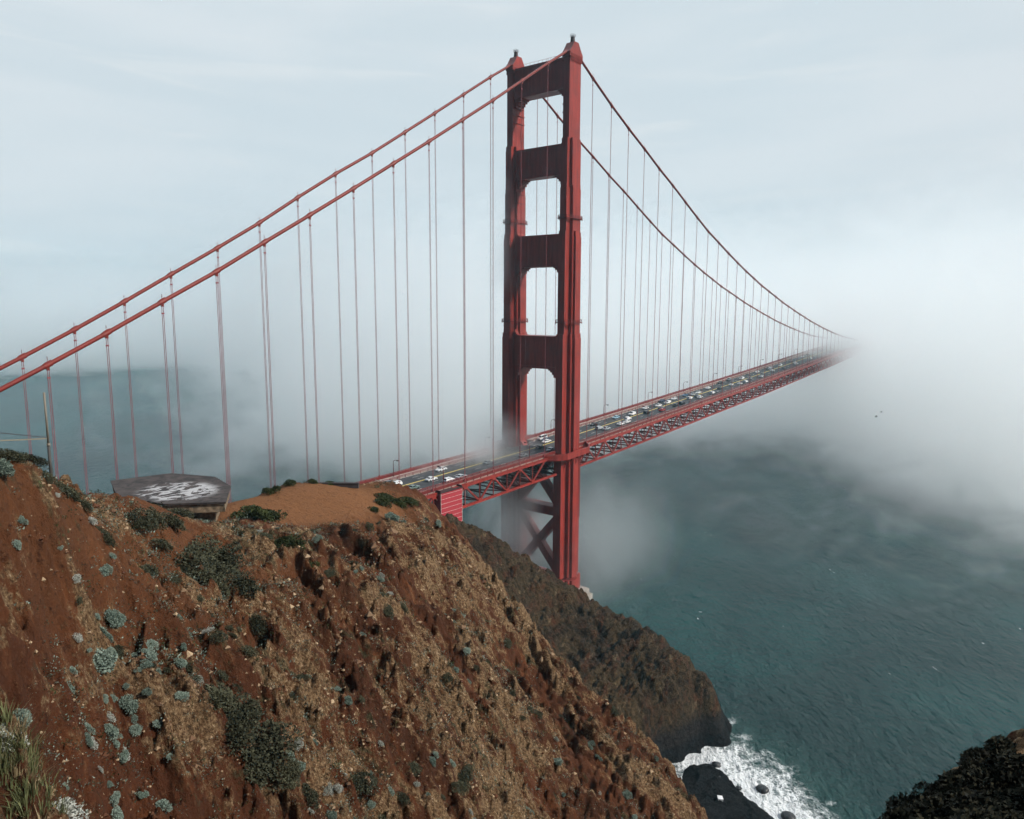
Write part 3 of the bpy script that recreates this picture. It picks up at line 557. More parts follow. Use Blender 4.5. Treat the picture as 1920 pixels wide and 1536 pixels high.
# ================================================================== PLANTS, STONES
def leafmat(name, a, b_, rough=0.8):
    m, nt, b = newmat(name, rough, 0.15)
    r = nd(nt, 'ShaderNodeObjectInfo').outputs['Random']; n = noise(nt, objc(nt), 5.0, 4, 0.6)
    g = nd(nt, 'ShaderNodeNewGeometry').outputs['Random Per Island']
    f = mth(nt, 'ADD', mth(nt, 'MULTIPLY', r, 0.25), mth(nt, 'ADD', mth(nt, 'MULTIPLY', n, 0.4), mth(nt, 'MULTIPLY', g, 0.35)))
    nt.links.new(mixc(nt, sstep(nt, f, 0.2, 0.8), a, b_), b.inputs['Base Color'])
    return m
LEAF = {'sage': leafmat('sage_leaf', (0.075, 0.105, 0.082), (0.25, 0.31, 0.255)), 'pale': leafmat('pale_leaf', (0.16, 0.17, 0.14), (0.46, 0.47, 0.42)),
        'dark': leafmat('dark_leaf', (0.018, 0.020, 0.012), (0.085, 0.085, 0.050)), 'green': leafmat('green_leaf', (0.014, 0.02, 0.008), (0.07, 0.085, 0.03)),
        'shade': leafmat('shade_leaf', (0.006, 0.007, 0.005), (0.030, 0.028, 0.014))}  # darkest leaves carry the knoll's shade in their colour
TWIG = simple('twig_bark', (0.07, 0.045, 0.03), 0.9)
def shrub_mesh(kind, seed, n=1500):
    rnd = np.random.RandomState(seed); k = 10 if kind != 'sage' else 6
    lump = []
    for i in range(k):
        a = rnd.rand() * 6.28; rr = (rnd.rand() ** .5) * (.62 if kind != 'sage' else .42)
        lump.append((rr * math.cos(a), rr * math.sin(a), .12 + rnd.rand() * (.42 if kind != 'sage' else .3), .26 + .3 * rnd.rand()))
    mb = MB()
    for i in range(n):
        cx, cy_, cz, cr = lump[rnd.randint(k)]
        v = rnd.normal(size=3); v /= np.linalg.norm(v); v[2] = abs(v[2]) if rnd.rand() < .8 else v[2]
        p = np.array([cx, cy_, cz]) + v * cr * (0.55 + 0.5 * rnd.rand() ** .5)
        if p[2] < 0: p[2] = rnd.rand() * .1
        d = v + rnd.normal(size=3) * .7; d /= np.linalg.norm(d); u = np.cross(d, rnd.normal(size=3)); u /= np.linalg.norm(u)
        L = (.11 if kind != 'dark' else .09) * (.6 + .9 * rnd.rand()); w = L * (.30 + .2 * rnd.rand())
        mb.add([p - u * w, p + d * L * .5 + u * -w * .9, p + d * L, p + u * w], [(0, 1, 2, 3)], 0)
    for i in range(9):
        a = rnd.rand() * 6.28; r = .2 + .5 * rnd.rand()
        mb.tube([(0, 0, -.15), (r * .5 * math.cos(a), r * .5 * math.sin(a), .25), (r * math.cos(a), r * math.sin(a), .45 + .25 * rnd.rand())], [.03, .02, .008], 4, 1, False)
    return mb.mesh(kind + '_shrub', [LEAF[kind], TWIG])
PROTO = {k: [shrub_mesh(k, 10 * i + j, n) for j in range(3)] for i, (k, n) in enumerate((('sage', 1700), ('pale', 1000), ('dark', 1700), ('green', 1500), ('shade', 2200)))}
SNAME = {'sage': 'sage_shrub', 'pale': 'pale_shrub', 'dark': 'dark_shrub', 'green': 'green_shrub', 'shade': 'dark_shrub'}
def hz(x, y): return float(hill(np.array([float(x)]), np.array([float(y)]))[0])
def nrm(x, y, e=.6): return Vector(((hz(x - e, y) - hz(x + e, y)) / (2 * e), (hz(x, y - e) - hz(x, y + e)) / (2 * e), 1)).normalized()
rs = random.Random(5)
def plant(kind, x, y, r, label, group=None, zoff=0.0, tall=1.0):
    o = link(SNAME[kind], rs.choice(PROTO[kind])); n = nrm(x, y)
    q = Vector((0, 0, 1)).rotation_difference((n * .8 + Vector((0, 0, .2))).normalized())
    o.rotation_mode = 'QUATERNION'; o.rotation_quaternion = q @ Matrix.Rotation(rs.random() * 6.28, 3, 'Z').to_quaternion()
    o.location = (x, y, hz(x, y) - .05 * r + zoff); k = r * 1.2; o.scale = (k * rs.uniform(.75, 1.35), k * rs.uniform(.75, 1.25), k * rs.uniform(.62, .9) * tall)
    tag(o, label, 'shrub', group); return o
UNIQ = [
 ('sage',-232.6,-146.2,.75,'largest round grey-green sage shrub low on the left slope, alone on red soil'),
 ('sage',-238.4,-153.8,.55,'round grey-green sage shrub near the left picture edge above the whitish bush'),
 ('sage',-235.2,-143.4,.70,'blue-green dome shrub high at the left picture edge below the crest'),
 ('sage',-226.2,-136.9,.62,'blue-green shrub just left of the big dark thicket on the slope'),
 ('sage',-192.2,-144.2,.62,'lone grey-green shrub low on the tan gravel face near the beach side'),
 ('sage',-175.1,-111.7,.75,'grey-green shrub at the plateau rim beside the red scaffold box'),
 ('sage',-188.0,-116.7,.95,'grey-green shrub on the front lip of the bare dirt plateau'),
 ('sage',-205.8,-98.2,.0,''),
 ('pale',-237.5,-154.1,.80,'large whitish bush at the bottom left beside the tall grass'),
 ('pale',-238.9,-154.2,.50,'smaller whitish bush at the left edge touching the tall grass'),
 ('dark',-219.3,-148.6,.75,'dark shrub at the bottom of the slope near the centre, below the tan gravel'),
 ('dark',-219.7,-138.4,.80,'dark round shrub midway down the slope beside the tan rock streaks'),
 ('dark',-222.4,-130.9,.75,'dark olive shrub just above left of the big dark thicket'),
 ('dark',-229.8,-139.6,.42,'small round dark green shrub on the orange crest left of the slab'),
 ('green',-195.3,-103.2,1.2,'low green shrub at the back edge of the dirt plateau'),
 ('green',-189.0,-106.7,.0,''),
 ('green',-178.5,-109.4,1.3,'green shrub on the far right rim of the dirt plateau against the bridge deck')]
for k, x, y, r, l in UNIQ:
    if r: plant(k, x, y, r, l)
GRP = [
 ('dark', [(-217.9,-128.2,1.7),(-216.2,-129.1,1.5),(-220.2,-133.9,1.8),(-218,-133.2,1.4),(-220.9,-131.7,1.2),(-218.6,-130.6,1.8),(-219.2,-135.6,1.3),(-219.6,-129.4,1.3),(-217.2,-131.4,1.4),(-221.2,-135.4,1.1)], 'dark coyote shrub of the big thicket below the concrete slab', 'thicket below the slab'),
 ('dark', [(-227.6,-147.1,1.15),(-227.8,-148.9,1.25),(-227.3,-149.9,.95),(-226.9,-148.2,1.1),(-226.2,-149.6,1.0),(-226.0,-150.8,.8),(-228.4,-148.0,.9),(-225.2,-151.2,.7)], 'dark shrub in the lower thicket at the bottom of the red slope', 'lower thicket on the slope'),
 ('dark', [(-223.1,-129.2,1.1),(-219.1,-125.6,1.1),(-221,-127,.9),(-216,-121.5,.9)], 'olive brown shrub along the crest in front of the concrete slab', 'shrubs in front of the slab'),
 ('green', [(-203.6,-111.6,1.5),(-204.2,-113.8,1.5),(-201.8,-109.0,1.7),(-204.9,-115.6,1.3),(-201.4,-111.0,1.5),(-203.0,-113.2,1.4)], 'dark green shrub in the hollow between the slab and the dirt plateau', 'shrubs in the hollow'),
 ('green', [(-210.4,-128.9,1.15),(-210.1,-130.6,.85),(-208.6,-127.2,.9)], 'low green shrub on the front slope just under the dirt plateau', 'shrubs under the plateau front'),
 ('green', [(-182.2,-108.8,1.3),(-187.6,-113,.85),(-184.2,-110.8,1.0),(-180.4,-109.8,1.1)], 'green shrub in the row down the right side of the dirt plateau', 'shrubs on the plateau side'),
 ('green', [(-191.6,-101.4,.9),(-188.3,-101.9,.8),(-186,-102.6,.9)], 'knee high green shrub on the far rim of the plateau by the dark kerb', 'shrubs on the far rim'),
 ('dark', [(-232.9,-141.9,.4),(-231.6,-140.6,.6),(-232.9,-140.3,.6),(-234.2,-141.1,.6),(-234.6,-140.4,.7),(-233.7,-140.9,.5),(-235.2,-140.9,.6),(-231.0,-139.6,.5)], 'olive shrub on the crest around the foot of the pole', 'shrubs at the pole'),
 ('shade', [(-233.2,-180.9,.5),(-234.3,-180.6,.52),(-235.4,-180.2,.5),(-236.1,-181.0,.5),(-234.9,-181.3,.55),(-236.2,-180.0,.42),(-232.2,-181.5,.55),(-233.6,-181.9,.6),(-236.8,-180.6,.4),(-235.2,-179.6,.4),(-233.2,-180.0,.42),(-234.2,-179.4,.42),(-231.6,-180.6,.5)], 'shaded dark bush on the knoll in the bottom right corner', 'dark bushes on the right knoll'),
 ('sage', [(-230.4,-146.1,.46),(-232.2,-147.4,.52),(-231.3,-144.2,.5),(-231,-142.9,.46),(-229.9,-144.9,.4),(-228.9,-146.0,.38),(-230.6,-145.0,.36)], 'grey-green shrub in the strip running down the left slope', 'sage strip on the left slope')]
for k, pts, l, g in GRP:
    for x, y, r in pts: plant(k, x, y, r, l, g)
for i in range(46):
    a = YAW - R(rs.uniform(26.5, 38)); d = rs.uniform(8.5, 16.5); x, y = CAM[0] + d * math.cos(a), CAM[1] + d * math.sin(a)
    plant('shade', x, y, rs.uniform(.32, .6), 'shaded dark bush on the knoll in the bottom right corner', 'dark bushes on the right knoll')
rng = np.random.RandomState(11)
def scatter(n, a0, a1, r0, r1, cond):
    out = []
    while len(out) < n:
        a = YAW - np.radians(rng.uniform(a0, a1, 4000)); d = np.exp(rng.uniform(math.log(r0), math.log(r1), 4000)); x = CAM[0] + d * np.cos(a); y = CAM[1] + d * np.sin(a)
        s, t = flow(x, y); ok = (x < -172.5) & (np.hypot((x + 193) / 13, (y + 108) / 8) > 1) & cond(x, y, s, t, d)
        out += [(float(p), float(q), float(r)) for p, q, r in zip(x[ok], y[ok], d[ok])]
    return out[:n]
def rib(x, y): a, b = grain(x, y); return ridged((a + fbm(a / 6, b / 8, 3, 40) * 5 + fbm(x / 2.2, y / 2.2, 3, 44) * 1.8) / 4.6 + b / 40, b / 12, 5, 3)
nf = lambda x, y, sc, sd: fbm(x / sc, y / sc, 3, sd)
cond = lambda x, y, s, t, d: (t > -42) & (nf(x, y, 6, 60) > -.03)
for x, y, d in scatter(150, -33, 14, 26, 100, cond) + scatter(60, -35, -12, 26, 60, cond): plant('sage', x, y, rs.uniform(.11, .34) * (1 + d / 120), 'small grey-green shrub dotted over the red-brown slope', 'small sage shrubs on the slope')
for x, y, d in scatter(130, -33, 14, 28, 102, lambda x, y, s, t, d: (t > -42) & (nf(x, y, 8, 66) > -.03)): plant('dark', x, y, rs.uniform(.14, .45) * (1 + d / 160), 'small dark olive shrub dotted over the slope', 'small dark shrubs on the slope')
for x, y, d in scatter(100, -33, 12, 26, 90, cond): plant('pale', x, y, rs.uniform(.09, .22) * (1 + d / 120), 'tiny whitish flowering plant dotted over the slope', 'whitish plants on the slope')
# stuff: stones, low plants, dry grass
def heights(pts): a = np.array(pts); return hill(a[:, 0], a[:, 1])
P = scatter(8000, -34, 15, 24, 105, lambda x, y, s, t, d: (t > -44) & (nf(x, y, 4, 71) + .22 * (t + .4 * s > -4) > -.04) & (rib(x, y) > .60 + .1 * rng.rand(len(x)))) + scatter(2500, -35, -8, 24, 60, lambda x, y, s, t, d: (t > -46) & (nf(x, y, 3, 85) > .0)); Zs = heights(P); mb = MB()
for (x, y, d), z in zip(P, Zs):
    r = .032 * d / 30 * math.exp(rs.gauss(0.25, .55)); k = [(rs.uniform(.6, 1.3)) for _ in range(6)]
    a = rs.random() * 6.28; ca, sa = math.cos(a) * r, math.sin(a) * r
    mb.add([(x + ca * k[0], y + sa * k[0], z), (x - sa * k[1], y + ca * k[1], z), (x - ca * k[2], y - sa * k[2], z), (x + sa * k[3], y - ca * k[3], z), (x + .2 * ca, y, z + r * .8 * k[4]), (x, y, z - r)],
           [(0, 1, 4), (1, 2, 4), (2, 3, 4), (3, 0, 4), (1, 0, 5), (2, 1, 5), (3, 2, 5), (0, 3, 5)])
m, nt, b = newmat('stone_chips', .9, .1); g = nd(nt, 'ShaderNodeNewGeometry').outputs['Random Per Island']
nt.links.new(mixc(nt, mth(nt, 'POWER', g, 1.6), (0.085, 0.034, 0.018), (0.40, 0.29, 0.18)), b.inputs['Base Color'])
tag(mb.build('stones', m), kind='stuff')
P = scatter(8500, -34, 15, 24, 105, lambda x, y, s, t, d: (t > -46) & (nf(x, y, 5, 81) > -.02)) + scatter(2600, -35, -10, 24, 60, lambda x, y, s, t, d: (t > -46) & (nf(x, y, 3, 83) > -.01)); Zs = heights(P); mb = MB()
for (x, y, d), z in zip(P, Zs):
    w = rs.uniform(.05, .19) * (.6 + d / 70); mi = rs.choice((0, 1, 1, 2, 0, 1))
    for i in range(11):
        p = Vector((x + rs.gauss(0, w), y + rs.gauss(0, w), z + rs.random() * w * 1.1)); v = Vector((rs.gauss(0, 1), rs.gauss(0, 1), rs.gauss(.6, .7))).normalized(); u = v.cross(Vector((rs.random(), rs.random(), .3))).normalized(); L = w * rs.uniform(.3, .7)
        mb.add([p - u * L * .3, p + v * L * .5 - u * L * .25, p + v * L, p + u * L * .3], [(0, 1, 2, 3)], mi)
tag(mb.build('low_plants', [LEAF['dark'], LEAF['sage'], LEAF['green']]), kind='stuff')
STRAW = leafmat('straw_blade', (0.09, 0.065, 0.03), (0.30, 0.23, 0.13)); GRASS = leafmat('green_blade', (0.05, 0.06, 0.025), (0.17, 0.18, 0.08))
def blades(mb, x, y, z, n, h, sp, mi):
    for i in range(n):
        a = rs.random() * 6.28; r = rs.random() * sp; L = h * rs.uniform(.5, 1.2); le = L * rs.uniform(.15, .7); w = .010 + .006 * h
        bx, by = x + r * math.cos(a), y + r * math.sin(a); dx, dy = math.cos(a), math.sin(a)
        p = [Vector((bx + dx * le * t * t, by + dy * le * t * t, z + L * t * (1 - .25 * t))) for t in (0, .5, 1)]; u = Vector((-dy, dx, 0)) * w
        mb.add([p[0] - u, p[0] + u, p[1] + u * .8, p[1] - u * .8, p[2]], [(0, 1, 2, 3), (3, 2, 4)], mi)
mb = MB(); P = scatter(3800, -34, 14, 24, 104, lambda x, y, s, t, d: (t > -46) & (nf(x, y, 4, 91) + .1 * (t + .4 * s > -6) > .02) & (rib(x, y) > .58)); Zs = heights(P)
for (x, y, d), z in zip(P, Zs): blades(mb, x, y, z, 8, rs.uniform(.08, .26) * (.7 + d / 90), .10 + d / 700, 0 if rs.random() < .75 else 1)
tag(mb.build('dry_grass', [STRAW, GRASS]), kind='stuff')
mb = MB()
for i in range(70):
    x, y = -239.0 + rs.gauss(0, .55), -155.0 + rs.gauss(0, .6); blades(mb, x, y, hz(x, y), 22, rs.uniform(.6, 1.15), .25, 0 if rs.random() < .25 else 1)
tag(mb.build('tall_grass', [STRAW, GRASS]), kind='stuff')
# ------------------------------------------------------------------ old concrete slab roof on the bluff
m, nt, b = newmat('slab_roof', 0.85, 0.2); P_ = objc(nt)
n1 = noise(nt, P_, 0.9, 6, .65, .5); n2 = noise(nt, mapv(nt, P_, (1, 1.9, 1), (0, 0, R(35)), (.6, -.4, 0)), 0.36, 4, .55, 1.6)
rd = nd(nt, 'ShaderNodeVectorMath', {'operation': 'LENGTH'}, _0=mapv(nt, P_, (.24, .20, 0), (0, 0, 0), (.12, .42, 0))).outputs['Value']
pt = mth(nt, 'MULTIPLY', sstep(nt, n2, .49, .525), sstep(nt, rd, .7, 1.1, 1, 0)); pt = mth(nt, 'MULTIPLY', pt, sstep(nt, n1, .34, .50, .15, 1))
c = mixc(nt, sstep(nt, n1, .35, .65), (0.030, 0.024, 0.024), (0.075, 0.060, 0.055)); c = mixc(nt, pt, c, (0.42, 0.41, 0.41))
nt.links.new(c, b.inputs['Base Color']); bump(nt, b, n1, .5, .05)
OLD = simple('weathered_concrete', (0.20, 0.15, 0.10), .9, .1, .6, 1.6)
SC0 = (-206.5, -101.0, 107.2)
top = [(-209.6,-92.4),(-203.2,-94),(-200.8,-99.9),(-202.1,-105.5),(-206.1,-111.3),(-210.6,-107.2),(-212.2,-100)]
tp = [(x - SC0[0], y - SC0[1]) for x, y in top][::-1]
slab = link('concrete_slab', None, None, SC0); tag(slab, 'dark flat concrete slab roof with white paint smears on the bluff edge', 'concrete roof')
def poly_prism(q, z0, z1):
    mb = MB(); n = len(q); mb.add([(x, y, z0) for x, y in q] + [(x, y, z1) for x, y in q], [tuple(range(n)), tuple(range(n, 2 * n))[::-1]] + [(i, n + i, n + (i + 1) % n, (i + 1) % n) for i in range(n)]); return mb
poly_prism(tp, .42, .62).build('roof_deck', m, slab)
poly_prism([(x * .975, y * .975) for x, y in tp], -.5, .417).build('slab_edge', OLD, slab)
poly_prism([(x * .8, y * .8) for x, y in tp], -5.5, -.503).build('bunker_wall', OLD, slab)
mb = MB()
for x, y in ((-209.0, -93.4),): mb.box(x - SC0[0] - .3, x - SC0[0] + .3, y - SC0[1] - .3, y - SC0[1] + .3, -6, -.51)
mb.build('support_post', OLD, slab)
for i, (x, y, r, l) in enumerate(((-205.6,-112.4,.9,'largest broken concrete block under the right corner of the slab'), (-204.6,-111.6,.6,'small broken concrete block tucked beside the slab corner'), (-206.6,-113.0,.5,'flat broken concrete piece lying just below the slab'))):
    mb = MB(); v = [(sx * r * rs.uniform(.7, 1.1), sy * r * rs.uniform(.5, .9), sz * r * rs.uniform(.4, .6)) for sz in (-1, 1) for sx, sy in ((-1, -1), (1, -1), (1, 1), (-1, 1))]
    mb.add(v, [(3, 2, 1, 0), (4, 5, 6, 7), (0, 1, 5, 4), (1, 2, 6, 5), (2, 3, 7, 6), (3, 0, 4, 7)])
    o = mb.build('concrete_block', OLD); o.location = (x, y, hz(x, y) + r * .25 + .1); o.rotation_euler = (rs.uniform(-.4, .4), rs.uniform(-.3, .5), rs.random() * 3); tag(o, l, 'rubble')
mb = MB(); mb.box(-2.6, 2.6, -.18, .18, -.3, .32); mb.box(-2.65, 2.65, -.24, .24, .322, .42)
o = mb.build('concrete_kerb', simple('dark_concrete', (0.06, 0.05, 0.05), .9)); o.location = (-185.4, -103.6, hz(-185.4, -103.6) + .1); o.rotation_euler = (0, 0, R(-52)); tag(o, 'low dark concrete kerb at the back of the dirt plateau', 'kerb')
# ------------------------------------------------------------------ pole with rope on the crest
pz = hz(-232.33, -141.06); pole = link('metal_pole', None, None, (-232.33, -141.06, pz)); tag(pole, 'slim weathered pole standing on the crest at the far left', 'pole')
PM = simple('pole_upper', (0.20, 0.17, 0.13), .5, .4, .15, 2); PD = simple('pole_lower', (0.06, 0.055, 0.05), .6, .3, .2, 2)  # lit upper half and dark lower half put into the pole's colours
t = 124.05 - pz
mb = MB(); mb.tube([(0, 0, -.4), (0, 0, t * .42)], .07, 12); mb.build('lower_tube', PD, pole, True)
mb = MB(); mb.tube([(0, 0, t * .42), (0, 0, t)], .052, 12); mb.build('upper_tube', PM, pole, True)
mb = MB(); mb.tube([(0, 0, t * .405), (0, 0, t * .435)], .085, 12); mb.build('collar', PM, pole, True)
mb = MB(); rp = [Vector((-232.33, -141.06, 121.75)).lerp(Vector((-239.5, -139.6, 122.9)), i / 14) + Vector((0, 0, -.25 * math.sin(i / 14 * math.pi))) for i in range(15)]
mb.tube(rp, .022, 6)
for a, b_ in zip(rp, rp[1:]):
    for k in range(4): q = a.lerp(b_, k / 4); mb.beam(q, q + (b_ - a).normalized() * .08, .06, .06)
tag(mb.build('rope', simple('old_rope', (0.30, 0.25, 0.17), .8)), 'thick twisted rope tied to the weathered pole and running off left', 'rope')
mb = MB(); mb.tube([Vector((-232.33, -141.06, 121.8)).lerp(Vector((-239.5, -139.4, 124.0)), i / 8) + Vector((0, 0, -.2 * math.sin(i / 8 * math.pi))) for i in range(9)], .016, 5)
tag(mb.build('wire', DARKM), 'thin dark wire above the rope at the left picture edge', 'wire')
# ------------------------------------------------------------------ scaffold box under the truss
m, nt, b = newmat('red_sheeting', .55, .3); n = noise(nt, objc(nt), .5, 4, .6); nt.links.new(mixc(nt, n, (0.34, 0.03, 0.045), (0.42, 0.035, 0.045)), b.inputs['Base Color'])
sx = -70.9; scf = link('scaffold_enclosure', None, None, Q(sx, -14.9, -6.0)); tag(scf, 'red sheeted scaffold box with white stripes hanging on the bridge truss', 'scaffold')
mb = MB(); mb.box(-5.2, 5.2, -.5, 2.6, -6.6, 6.1); mb.build('sheeting', m, scf)
mb = MB()
for k in range(8): z = -5.4 + k * 1.55; mb.box(-5.24, 5.24, -.54, -.502, z, z + .075)
for x in (-5.22, 5.06): mb.box(x, x + .1, -.56, -.545, -6.6, 6.1)
mb.build('white_stripe', WHITE, scf)
mb = MB()
for x in (-5.3, 5.1): mb.box(x, x + .2, -.4, 2.4, 6.11, 7.0)
mb.box(-5.6, 5.6, -.7, 2.7, 6.12, 6.4); mb.build('hanger_frame', DARKM, scf)
# ------------------------------------------------------------------ street lamps
def lamp_proto(dr):
    pb = MB(); pts = [(0, 0, 0), (0, 0, 4.9), (0, dr * .12, 5.5), (0, dr * .5, 5.95), (0, dr * 1.1, 6.1), (0, dr * 1.9, 6.1)]
    pb.tube(pts, [.15, .11, .10, .09, .08, .07], 8); pb.tube([(0, 0, 0), (0, 0, .7)], .22, 8)
    hb = MB(); hb.box(-.22, .22, min(dr * 1.7, dr * 2.7), max(dr * 1.7, dr * 2.7), 5.98, 6.26); hb.box(-.16, .16, min(dr * 1.8, dr * 2.6), max(dr * 1.8, dr * 2.6), 5.9, 5.977)
    return pb.mesh('lamp_post', ORANGE2, True), hb.mesh('lamp_head', DARKM)
ORD = ['first', 'second', 'third', 'fourth', 'fifth', 'sixth', 'seventh', 'eighth', 'ninth', 'tenth', 'eleventh', 'twelfth', 'thirteenth', 'fourteenth', 'fifteenth', 'sixteenth', 'seventeenth', 'eighteenth', 'nineteenth', 'twentieth', 'twenty-first']
for side, y, xs in (('far', 12.6, [-117, -71.3, -20.8, 25.4, 71.5, 119.0, 165, 211, 257, 303, 349, 395]), ('near', -9.8, [-69, -20.3, 28.8, 76.3, 123.6, 170, 217, 264, 310, 356])):
    pm, hm = lamp_proto(-1 if side == 'far' else 1); nb = [x for x in xs if x < 0]
    for x in xs:
        o = link('street_lamp', None, None, Q(x, y, .8)); k = (sorted(nb, reverse=True).index(x) if x < 0 else [q for q in xs if q > 0].index(x))
        tag(o, f"curved street lamp by the {side} railing, {ORD[k]} {'beyond' if x > 0 else 'this side of'} the tower", 'street lamp', 'street lamps along the bridge deck')
        link('lamp_post', pm, o); link('lamp_head', hm, o)
# ------------------------------------------------------------------ cars
def carmesh(kind):
    if kind == 'sedan': low = [(-2.25,.35),(-2.3,.75),(-2.1,.92),(-1.5,.96)]; cab = [(-1.5,.96),(-.95,1.42),(.35,1.44),(1.05,.97)]; hi = [(1.05,.97),(2.05,.85),(2.28,.68),(2.25,.35)]; Lw = 1.4
    elif kind == 'suv': low = [(-2.3,.4),(-2.35,.9),(-2.25,1.08)]; cab = [(-2.25,1.08),(-1.95,1.68),(.45,1.72),(1.1,1.1)]; hi = [(1.1,1.1),(2.1,1.0),(2.35,.8),(2.3,.4)]; Lw = 1.42
    else: low = [(-2.6,.4),(-2.65,1.0),(-2.62,1.15)]; cab = [(-2.62,1.15),(-2.5,2.1),(1.2,2.1),(1.95,1.2)]; hi = [(1.95,1.2),(2.5,1.02),(2.65,.7),(2.6,.4)]; Lw = 1.6
    prof = low + cab[1:-1] + hi; n = len(prof); wt = lambda z: .92 if z < 1.0 * (1.12 if kind != 'sedan' else 1) else .92 - .22 * (z - 1) / .6
    mb = MB(); mb.add([(x, -wt(z), z) for x, z in prof] + [(x, wt(z), z) for x, z in prof], [tuple(range(n)), tuple(range(n, 2 * n))[::-1]] + [(i, n + i, n + (i + 1) % n, (i + 1) % n) for i in range(n)])
    body = mb.mesh(kind + '_body', [WHITE]); wb = MB()
    (a, za), (b_, zb), (c, zc_), (d, zd_) = cab; e = .012
    side = [(a + .25, za + .06), (b_ + .12, zb - .1), (c - .08, zc_ - .1), (d - .25, zd_ + .06)]
    for s in (-1, 1): wb.add([(x, s * (wt(z) + e), z) for x, z in side], [(0, 1, 2, 3) if s > 0 else (3, 2, 1, 0)])
    for (x0, z0), (x1, z1), dx in (((a, za), (b_, zb), -e), ((d, zd_), (c, zc_), e)):
        q = [(x0 + (x1 - x0) * t + dx * 1.5, z0 + (z1 - z0) * t + e) for t in (.15, .88)]
        wb.add([(q[0][0], -.74, q[0][1]), (q[0][0], .74, q[0][1]), (q[1][0], .66, q[1][1]), (q[1][0], -.66, q[1][1])], [(0, 1, 2, 3) if dx > 0 else (3, 2, 1, 0)])
    tb = MB(); tb.tube([(0, -.12, 0), (0, .12, 0)], .34, 14); lb = MB(); lb.box(-.03, .03, -.17, .17, -.08, .08)
    return body, wb.mesh('window', GLASS), tb.mesh('wheel', TYRE), lb.mesh('headlight', LAMPM), Lw, prof[-2][0] - .02
GLASS = simple('car_glass', (0.012, 0.014, 0.018), .08, .6, .1); TYRE = simple('tyre_rubber', (0.02, 0.02, 0.02), .8); LAMPM = simple('headlight_lens', (0.75, 0.75, 0.72), .2, .6, .05)
CARM = {k: carmesh(k) for k in ('sedan', 'suv', 'van')}
PAINT = {k: simple('car_paint_' + k, c, .3, .5, .06, .4) for k, c in {'white': (.72, .72, .72), 'silver': (.36, .38, .40), 'grey': (.14, .15, .16), 'black': (.018, .018, .022), 'dark blue': (.02, .035, .08), 'pale blue': (.25, .42, .52), 'blue': (.07, .15, .26), 'red': (.32, .02, .02), 'grey-green': (.12, .17, .15)}.items()}
LY = {1: -7.9, 2: -4.75, 3: -1.6, 4: 2.85, 5: 5.45, 6: 8.0}
LN = {1: 'lane along the near railing', 2: 'middle lane of the near side', 3: 'near lane beside the yellow line', 4: 'far lane beside the yellow line', 5: 'middle lane of the far side', 6: 'lane along the far railing'}
CARS = [(50.7,5,'black','sedan'),(44.2,3,'silver','suv'),(45.5,2,'silver','sedan'),(71.6,5,'pale blue','sedan'),(83.5,4,'white','suv'),(70.9,3,'white','suv'),(64.5,2,'white','sedan'),(58.5,2,'white','sedan'),(102.5,5,'white','sedan'),(90.7,3,'black','suv'),(112.6,4,'white','sedan'),
 (127.2,6,'dark blue','sedan'),(137.1,5,'white','sedan'),(123.7,4,'white','suv'),(101.7,2,'red','sedan'),(118,2,'black','sedan'),(125.5,2,'black','suv'),(107,3,'grey','sedan'),(152,5,'blue','sedan'),(142.7,3,'white','suv'),(164.7,4,'white','sedan'),(157,4,'silver','sedan'),(149.6,2,'white','sedan'),(152.5,3,'grey','sedan'),
 (185.1,5,'white','sedan'),(186.9,3,'black','sedan'),(167.5,2,'white','suv'),(174,2,'grey','sedan'),(211.8,6,'black','sedan'),(226.9,6,'grey','suv'),(220.7,4,'grey','sedan'),(205.9,3,'white','sedan'),(213,2,'white','sedan'),(223,2,'white','suv'),(237.1,4,'white','suv'),(240.6,3,'silver','sedan'),(276,5,'white','sedan'),(265.6,3,'grey','sedan'),(254,2,'white','sedan'),
 (307,5,'white','sedan'),(321.7,4,'white','suv'),(288,3,'white','sedan'),(304.8,2,'grey','sedan'),(296,4,'silver','sedan'),(345,3,'white','sedan'),(360,5,'silver','sedan'),(380,2,'white','suv'),(395,5,'white','sedan'),(338,2,'white','sedan'),
 (12.5,6,'white','van'),(11.5,5,'dark blue','sedan'),(8.5,4,'white','sedan'),(-1.8,3,'black','sedan'),(-2.9,1,'silver','sedan'),(-18.2,2,'grey','sedan'),(-35.6,3,'grey','sedan'),(-54.2,5,'white','sedan'),(-66.6,3,'white','sedan'),(-64.2,1,'white','suv'),(-57.8,1,'silver','sedan'),(-80.8,5,'black','suv'),(-79.3,4,'white','suv'),(-78.3,2,'grey-green','sedan')]
for x, ln, colr, kind in sorted(CARS):
    body, win, whl, hl, wb_, hx0 = CARM[kind]; sgn = 1 if ln < 4 else -1
    o = link('car' if kind != 'van' else 'van', body, None, Q(x, LY[ln], .52)); o.material_slots[0].link = 'OBJECT'; o.material_slots[0].material = PAINT[colr]
    o.rotation_euler = (0, -sgn * math.atan2(float(zd(x + 2) - zd(x - 2)), 4), (0 if sgn > 0 else math.pi) + math.atan(float(yc(x + 1) - yc(x - 1)) / 2))
    k = sorted(c[0] for c in CARS if c[1] == ln).index(x)
    tag(o, f"{colr} {'SUV' if kind == 'suv' else kind} in the {LN[ln]}, {ORD[k]} from the hill end", 'van' if kind == 'van' else 'car', 'cars crossing the bridge')
    link('window', win, o)
    for wx_ in (-wb_, wb_):
        for wy_ in (-.82, .82): link('wheel', whl, o, (wx_, wy_, .34))
    for wy_ in (-.6, .6): link('headlight', hl, o, (hx0, wy_, .72))
